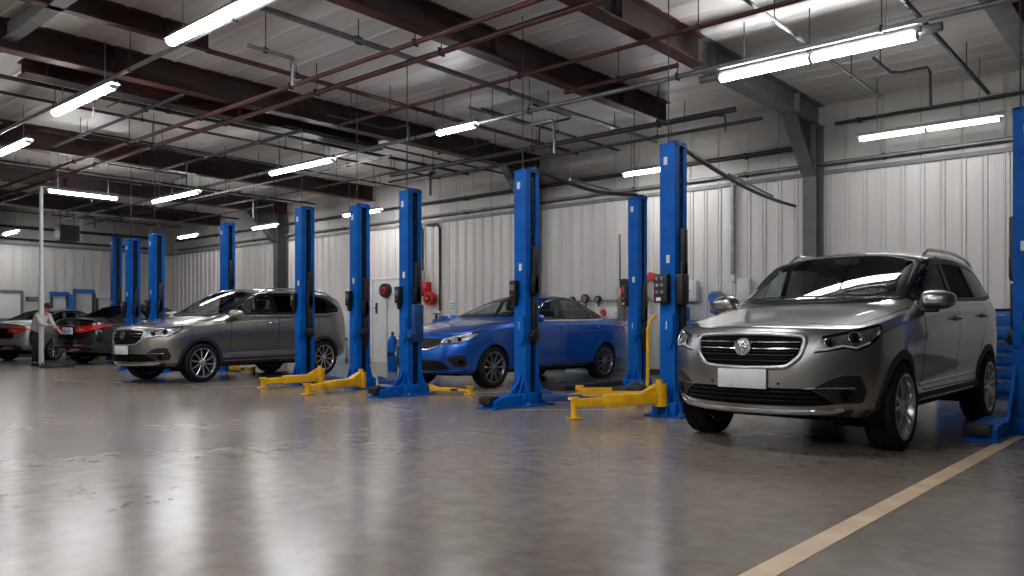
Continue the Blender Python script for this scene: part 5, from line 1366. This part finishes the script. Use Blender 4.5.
# notice signs
def notice(label, x, z, w, h, col, wall='back', y=0):
    m = MB()
    if wall == 'back': m.box((x, WB + .005, z), (w, .012, h), .002)
    else: m.box((XL + .035, y, z), (.012, w, h), .002)
    o = m.obj('wall_notice', col, None, 0); o['label'] = label; o['category'] = 'sign'
    b = MB()
    for k in range(3):
        if wall == 'back': b.box((x, WB - .002, z + h * (.25 - .25 * k)), (w * .7, .004, h * .08))
        else: b.box((XL + .043, y, z + h * (.25 - .25 * k)), (.004, w * .7, h * .08))
    b.obj('printed_line', 'cabinet_blue' if col == 'white' else 'white', o, 0)
notice('small white and blue notice on the wall above the blue saloon bonnet', -14.62, 1.55, .2, .26, 'white')
notice('small dark sign on the end wall left of the thin pole', 0, 1.95, .45, .14, 'black', 'end', 9.65)
T = thing('hand_pump', 'blue hand pump standing by the wall behind the blue saloon bonnet', 'pump', (-14.95, WB - .24, 0))
m = MB(); m.box((0, 0, .03), (.4, .3, .06), .01); m.cyl((0, 0, .05), (0, 0, 1.2), .10, 18); m.cyl((.24, .02, 1.1), (.24, .02, 1.28), .12, 18); m.box((.12, 0, 1.14), (.22, .08, .08), .01); m.obj('pump_cylinder', 'cabinet_blue', T)
m = MB(); m.cyl((0, 0, 1.2), (0, 0, 1.32), .04, 12); m.box((0, 0, 1.34), (.26, .03, .03), .006); m.obj('pump_handle', 'black', T)
T = thing('waste_bin', 'pale bin with blue lid between the left SUV tail and the slim lift post', 'bin', (-18.4, WB - .95, 0))
m = MB(); m.prism([(-.26, 0), (.26, 0), (.32, .62), (-.32, .62)], (0, -.22, 0), (1, 0, 0), (0, 0, 1), (0, 1, 0), .44); m.obj('bin_body', 'cabinet_light', T, 0)
m = MB(); m.box((0, 0, .66), (.68, .50, .09), .02); m.obj('bin_lid', 'cabinet_blue', T)
m = MB(); m.cyl((-.05, 0, .70), (-.05, 0, 1.18), .13, 18); m.cyl((-.05, 0, 1.18), (-.05, 0, 1.3), .06, 12); m.obj('drum', 'cabinet_blue', T)
T = thing('gas_bottle', 'slim blue gas bottle standing behind the lift post hiding the blue saloon grille', 'gas bottle', (-13.5, 11.5, 0))
T.scale = (.78, .78, .72)
m = MB(); m.lathe([(0, .001), (0, .13), (.02, .14), (.95, .14), (1.08, .09), (1.12, .04), (1.12, .001)], 22, 'z'); m.obj('bottle', 'lift_blue', T)
m = MB(); m.cyl((0, 0, 1.1), (0, 0, 1.24), .035, 10); m.cyl((-.05, 0, 1.2), (.05, 0, 1.2), .02, 8); m.obj('bottle_valve', 'black', T)
m = MB(); m.lathe([(.5, .14), (.5, .148), (.62, .148), (.62, .14)], 22, 'z'); m.obj('bottle_band', 'black', T)
# white wall door, far personnel frames, roller window
def door_leaf(n, x, w, h):
    m = MB(); m.box((x, WB - .03, h / 2), (w, .05, h), .006); d = structure(m, 'door_%d' % n, 'white')
    m = MB()
    for sx in (-1, 1): m.box((x + sx * (w / 2 + .04), WB - .03, h / 2), (.07, .09, h + .1))
    m.box((x, WB - .03, h + .05), (w + .15, .09, .08)); m.obj('door_frame', 'white', d, 0)
    m = MB(); m.box((x + .02 * w, WB - .062, h * .45), (.016, .01, h * .86)); m.obj('door_seam', 'dark_gray_steel', d, 0)
    m = MB(); m.box((x - w * .36, WB - .07, h * .66), (.06, .03, .30), .006); m.cyl((x - w * .36, WB - .07, h * .66), (x - w * .36, WB - .13, h * .66), .015, 8); m.box((x - w * .32, WB - .13, h * .66), (.14, .02, .03), .005); m.obj('door_handle', 'black', d)
door_leaf(1, -17.15, 1.2, 2.32)
def end_frame(n, y, w, h, col):
    m = MB(); m.box((XL + .05, y, h / 2), (.03, w, h)); d = structure(m, 'door_%d' % n, 'white')
    m = MB()
    for s in (-1, 1): m.box((XL + .08, y + s * w / 2, h / 2), (.08, .07, h))
    m.obj('door_frame', 'dark_gray_steel', d, 0)
    m = MB(); m.box((XL + .08, y, h), (.1, w + .1, .14)); m.obj('door_header', col, d, 0)
    m = MB(); m.box((XL + .08, y + w * .22, 1.15), (.04, .22, .28), .01); m.obj('wall_switch', 'cabinet_blue', d)
end_frame(2, 10.45, .50, 2.15, 'cabinet_blue'); end_frame(3, 11.25, .62, 2.27, 'cabinet_blue'); end_frame(4, 11.95, .5, 2.1, 'white')
m = MB(); m.box((XL + .14, 10.82, 1.07), (.16, .22, 2.14), .01); o = m.obj('blue_locker', 'cabinet_blue', None); o['label'] = 'narrow blue locker on the end wall between two framed doorways'; o['category'] = 'locker'
m = MB(); m.box((XL + .225, 10.82, 1.07), (.012, .18, 2.0), .004); d = m.obj('locker_door', 'cabinet_blue', o); m = MB(); m.box((XL + .24, 10.88, 1.2), (.02, .03, .14), .004); m.obj('door_pull', 'steel', d)
# bright translucent roller door panel at the far left
M['bright_panel'] = mat('translucent_white_panel', (226, 228, 230), .5, var=.03)
m = MB(); m.box((XL + .06, 7.85, 1.72), (.05, 2.8, .86), .006); o = structure(m, 'window_1', 'bright_panel')
m = MB()
for s in (-1, 1): m.box((XL + .08, 7.85 + s * 1.43, 1.72), (.08, .08, 1.0))
m.box((XL + .08, 7.85, 2.19), (.08, 2.94, .08)); m.box((XL + .08, 7.85, 1.25), (.08, 2.94, .08)); m.obj('window_frame', 'gray_steel', o, 0)

# ------------------------------------------------------------------ mechanic by the thin pole
def skinned(name, chains, material, parent, sub=2, smooth=True):
    """chains: list of lists of (pos, radius); the first point of a chain may repeat an earlier one"""
    me = bpy.data.meshes.new(name); verts = []; rad = []; edges = []; idx = {}
    def vid(p, r):
        k = tuple(round(c, 4) for c in p)
        if k not in idx: idx[k] = len(verts); verts.append(p); rad.append(r)
        return idx[k]
    for ch in chains:
        prev = None
        for p, r in ch:
            i = vid(p, r)
            if prev is not None: edges.append((prev, i))
            prev = i
    me.from_pydata(verts, edges, []); o = bpy.data.objects.new(name, me); COL.objects.link(o)
    md = o.modifiers.new('skin', 'SKIN'); md.use_smooth_shade = True
    for i, sv in enumerate(me.skin_vertices[0].data):
        sv.radius = (rad[i], rad[i]); sv.use_root = (i == 0)
    md2 = o.modifiers.new('sub', 'SUBSURF'); md2.levels = sub; md2.render_levels = sub
    dg = bpy.context.evaluated_depsgraph_get(); nm = bpy.data.meshes.new_from_object(o.evaluated_get(dg))
    bpy.data.objects.remove(o); nm.name = name
    nm.materials.clear(); nm.materials.append(M[material]); nm.polygons.foreach_set('use_smooth', [True] * len(nm.polygons))
    q = bpy.data.objects.new(name, nm); COL.objects.link(q); q.parent = parent
    return q

def mechanic(loc, rz):
    """stooping figure facing +x (local): dark trousers, pale shirt, arm reaching forward"""
    T = thing('person', 'person in pale shirt and dark trousers stooping by the thin pole', 'person', loc, rz)
    hip = (0, 0, .86); ch = (.20, 0, 1.28); nk = (.28, 0, 1.40); hd = (.36, 0, 1.50)
    R = []; body = [[(hip, .10), ((.10, 0, 1.05), .105), (ch, .115), (nk, .06), ((.32, 0, 1.46), .055), (hd, .085), ((.375, 0, 1.56), .075)]]
    for s in (-1, 1):
        sh = (.21, s * .19, 1.30); el = (.38, s * .24, 1.06); wr = (.60, s * .15, 1.04)
        if s == 1: el = (.30, s * .26, 1.04); wr = (.50, s * .20, .92)
        body.append([(ch, .115), (sh, .06), (el, .042), (wr, .028)])
        d = (Vector(wr) - Vector(el)).normalized(); palm = Vector(wr) + d * .07
        body.append([(wr, .028), (tuple(palm), .03)])
        side = Vector((0, 0, 1)).cross(d).normalized()
        for k, ln in enumerate((.055, .07, .075, .06)):
            b0 = palm + side * (-.027 + .018 * k) + d * .01; b1 = b0 + d * ln * .6 - Vector((0, 0, .01)); b2 = b1 + d * ln * .4 - Vector((0, 0, .025))
            body.append([(tuple(palm), .03), (tuple(b0), .009), (tuple(b1), .0085), (tuple(b2), .008)])
        th0 = Vector(wr) + d * .025 - side * .022 * s; th1 = th0 - side * .04 * s + d * .03
        body.append([(wr, .028), (tuple(th0), .011), (tuple(th1), .009)])
        hj = (-.01, s * .10, .82); kn = (.05, s * .12, .46); an = (-.06, s * .12, .09)
        if s == -1: kn = (.12, s * .12, .47); an = (.06, s * .13, .09)
        body.append([(hip, .10), (hj, .06), (kn, .045), (an, .035), ((an[0] + .13, s * .14, .04), .035)])
    b = skinned('body', body, 'skin', T)
    m = MB(); m.sphere((.455, 0, 1.475), .016, (1, .8, 1.2), 10)
    m.obj('nose', 'skin', b, 60)
    for s in (-1, 1):
        m = MB(); m.sphere((.435, s * .032, 1.50), .010, seg=10); m.obj('eye', 'black_gloss', b, 60)
        m = MB(); m.sphere((.355, s * .085, 1.49), .022, (.7, .4, 1.2), 10); m.obj('ear', 'skin', b, 60)
    m = MB(); m.box((.437, 0, 1.44), (.012, .05, .010), .003); m.obj('mouth', 'red_oxide', b)
    m = MB(); m.sphere((.345, 0, 1.535), .102, (1, .92, .85), 18); m.obj('hair', 'hair', T, 60)
    sh = [[((-.0, 0, .84), .165), ((.09, 0, 1.04), .16), (ch, .155), ((.255, 0, 1.37), .085)]]
    for s in (-1, 1):
        el = (.38, s * .24, 1.06) if s == -1 else (.30, s * .26, 1.04); wr = (.55, s * .17, 1.045) if s == -1 else (.45, s * .215, .95)
        sh.append([(ch, .155), ((.21, s * .19, 1.30), .075), (el, .055), (wr, .042)])
    skinned('shirt', sh, 'shirt', T)
    tr = [[((.01, 0, 1.0), .135), ((0, 0, .80), .15)]]
    for s in (-1, 1):
        kn = (.05, s * .12, .46) if s == 1 else (.12, s * .12, .47); an = (-.06, s * .12, .08) if s == 1 else (.06, s * .13, .08)
        tr.append([((0, 0, .80), .15), ((.01, s * .105, .66), .10), (kn, .078), (an, .06)])
        m = MB(); m.sphere((an[0] + .06, an[1], .045), .07, (1.9, .75, .64), 14); m.box((an[0] + .06, an[1], .012), (.26, .095, .024), .01); m.obj('shoe', 'black', T, 50)
    skinned('trousers', tr, 'trousers', T)
    m = MB(); m.tube([(.13, -.17, 1.28), (.26, -.14, 1.36), (.31, 0, 1.31), (.26, .14, 1.36), (.13, .17, 1.28)], .018, 8); m.obj('red_lanyard', 'red', T, 50, label='red strap round the neck')
    return T
mechanic((-22.68, 7.36, 0), math.radians(30))

# ------------------------------------------------------------------ the cars
P_SUV = paint_mat('silver_grey_paint', (160, 159, 157), .95, .28)
P_SUV2 = paint_mat('warm_silver_paint', (152, 149, 145), .95, .30)
P_BLUE = paint_mat('bright_blue_paint', (0, 92, 190), .6, .33)
P_BLK = paint_mat('black_car_paint', (10, 10, 11), .1, .2)
P_SIL = paint_mat('pale_silver_paint', (158, 158, 158), .7, .3)
build_suv('silver SUV nearest the camera at the right, blank white plate', (-2.69, 8.42, 0), math.radians(-1.5), P_SUV, 'blank white number plate', 0)
build_suv('silver SUV at left with a blue lift post across its rear door, ten-spoke wheels', (-14.72, 8.47, 0), math.radians(8), P_SUV2, 'pale bluish number plate', 1)
build_sedan('blue saloon parked behind two blue lift posts', (-9.63, 11.17, 0), 0, P_BLUE).scale = (1.04, 1.03, 1.02)
build_sedan('black saloon seen from behind, left of the left silver SUV', (-23.11, 10.58, 0), PI + math.radians(17), P_BLK, 'alloy', 'white plate with blue print', True, front=False, spoiler=True, trim='chrome', antenna=True).scale = (1.05, 1.05, 1.05)
build_sedan('pale silver saloon seen from behind at the far left edge', (-27.35, 9.85, 0), PI + math.radians(28), P_SIL, 'alloy', None, front=False)

# ------------------------------------------------------------------ world, camera, view
w = bpy.data.worlds.new('hall_air'); SC.world = w; w.use_nodes = True
w.node_tree.nodes['Background'].inputs[0].default_value = (.05, .05, .052, 1)
cam = bpy.data.cameras.new('camera'); co = bpy.data.objects.new('camera', cam); COL.objects.link(co)
co.location = (0, 0, 1.0); co.rotation_euler = (PI / 2, 0, math.radians(41))
cam.sensor_width = 36; cam.lens = 792 / 1024 * 36; cam.shift_y = 39 / 1024; cam.clip_end = 200
SC.camera = co
vs = SC.view_settings; vs.view_transform = 'Standard'; vs.look = 'None'; vs.gamma = 1; vs.exposure = EXPO; vs.use_curve_mapping = False
SC.cycles.use_denoising = True
SC.cycles.max_bounces = 8; SC.cycles.diffuse_bounces = 4; SC.cycles.glossy_bounces = 4; SC.cycles.transparent_max_bounces = 12
SC.cycles.sample_clamp_indirect = 8.0; SC.cycles.caustics_reflective = False; SC.cycles.caustics_refractive = False
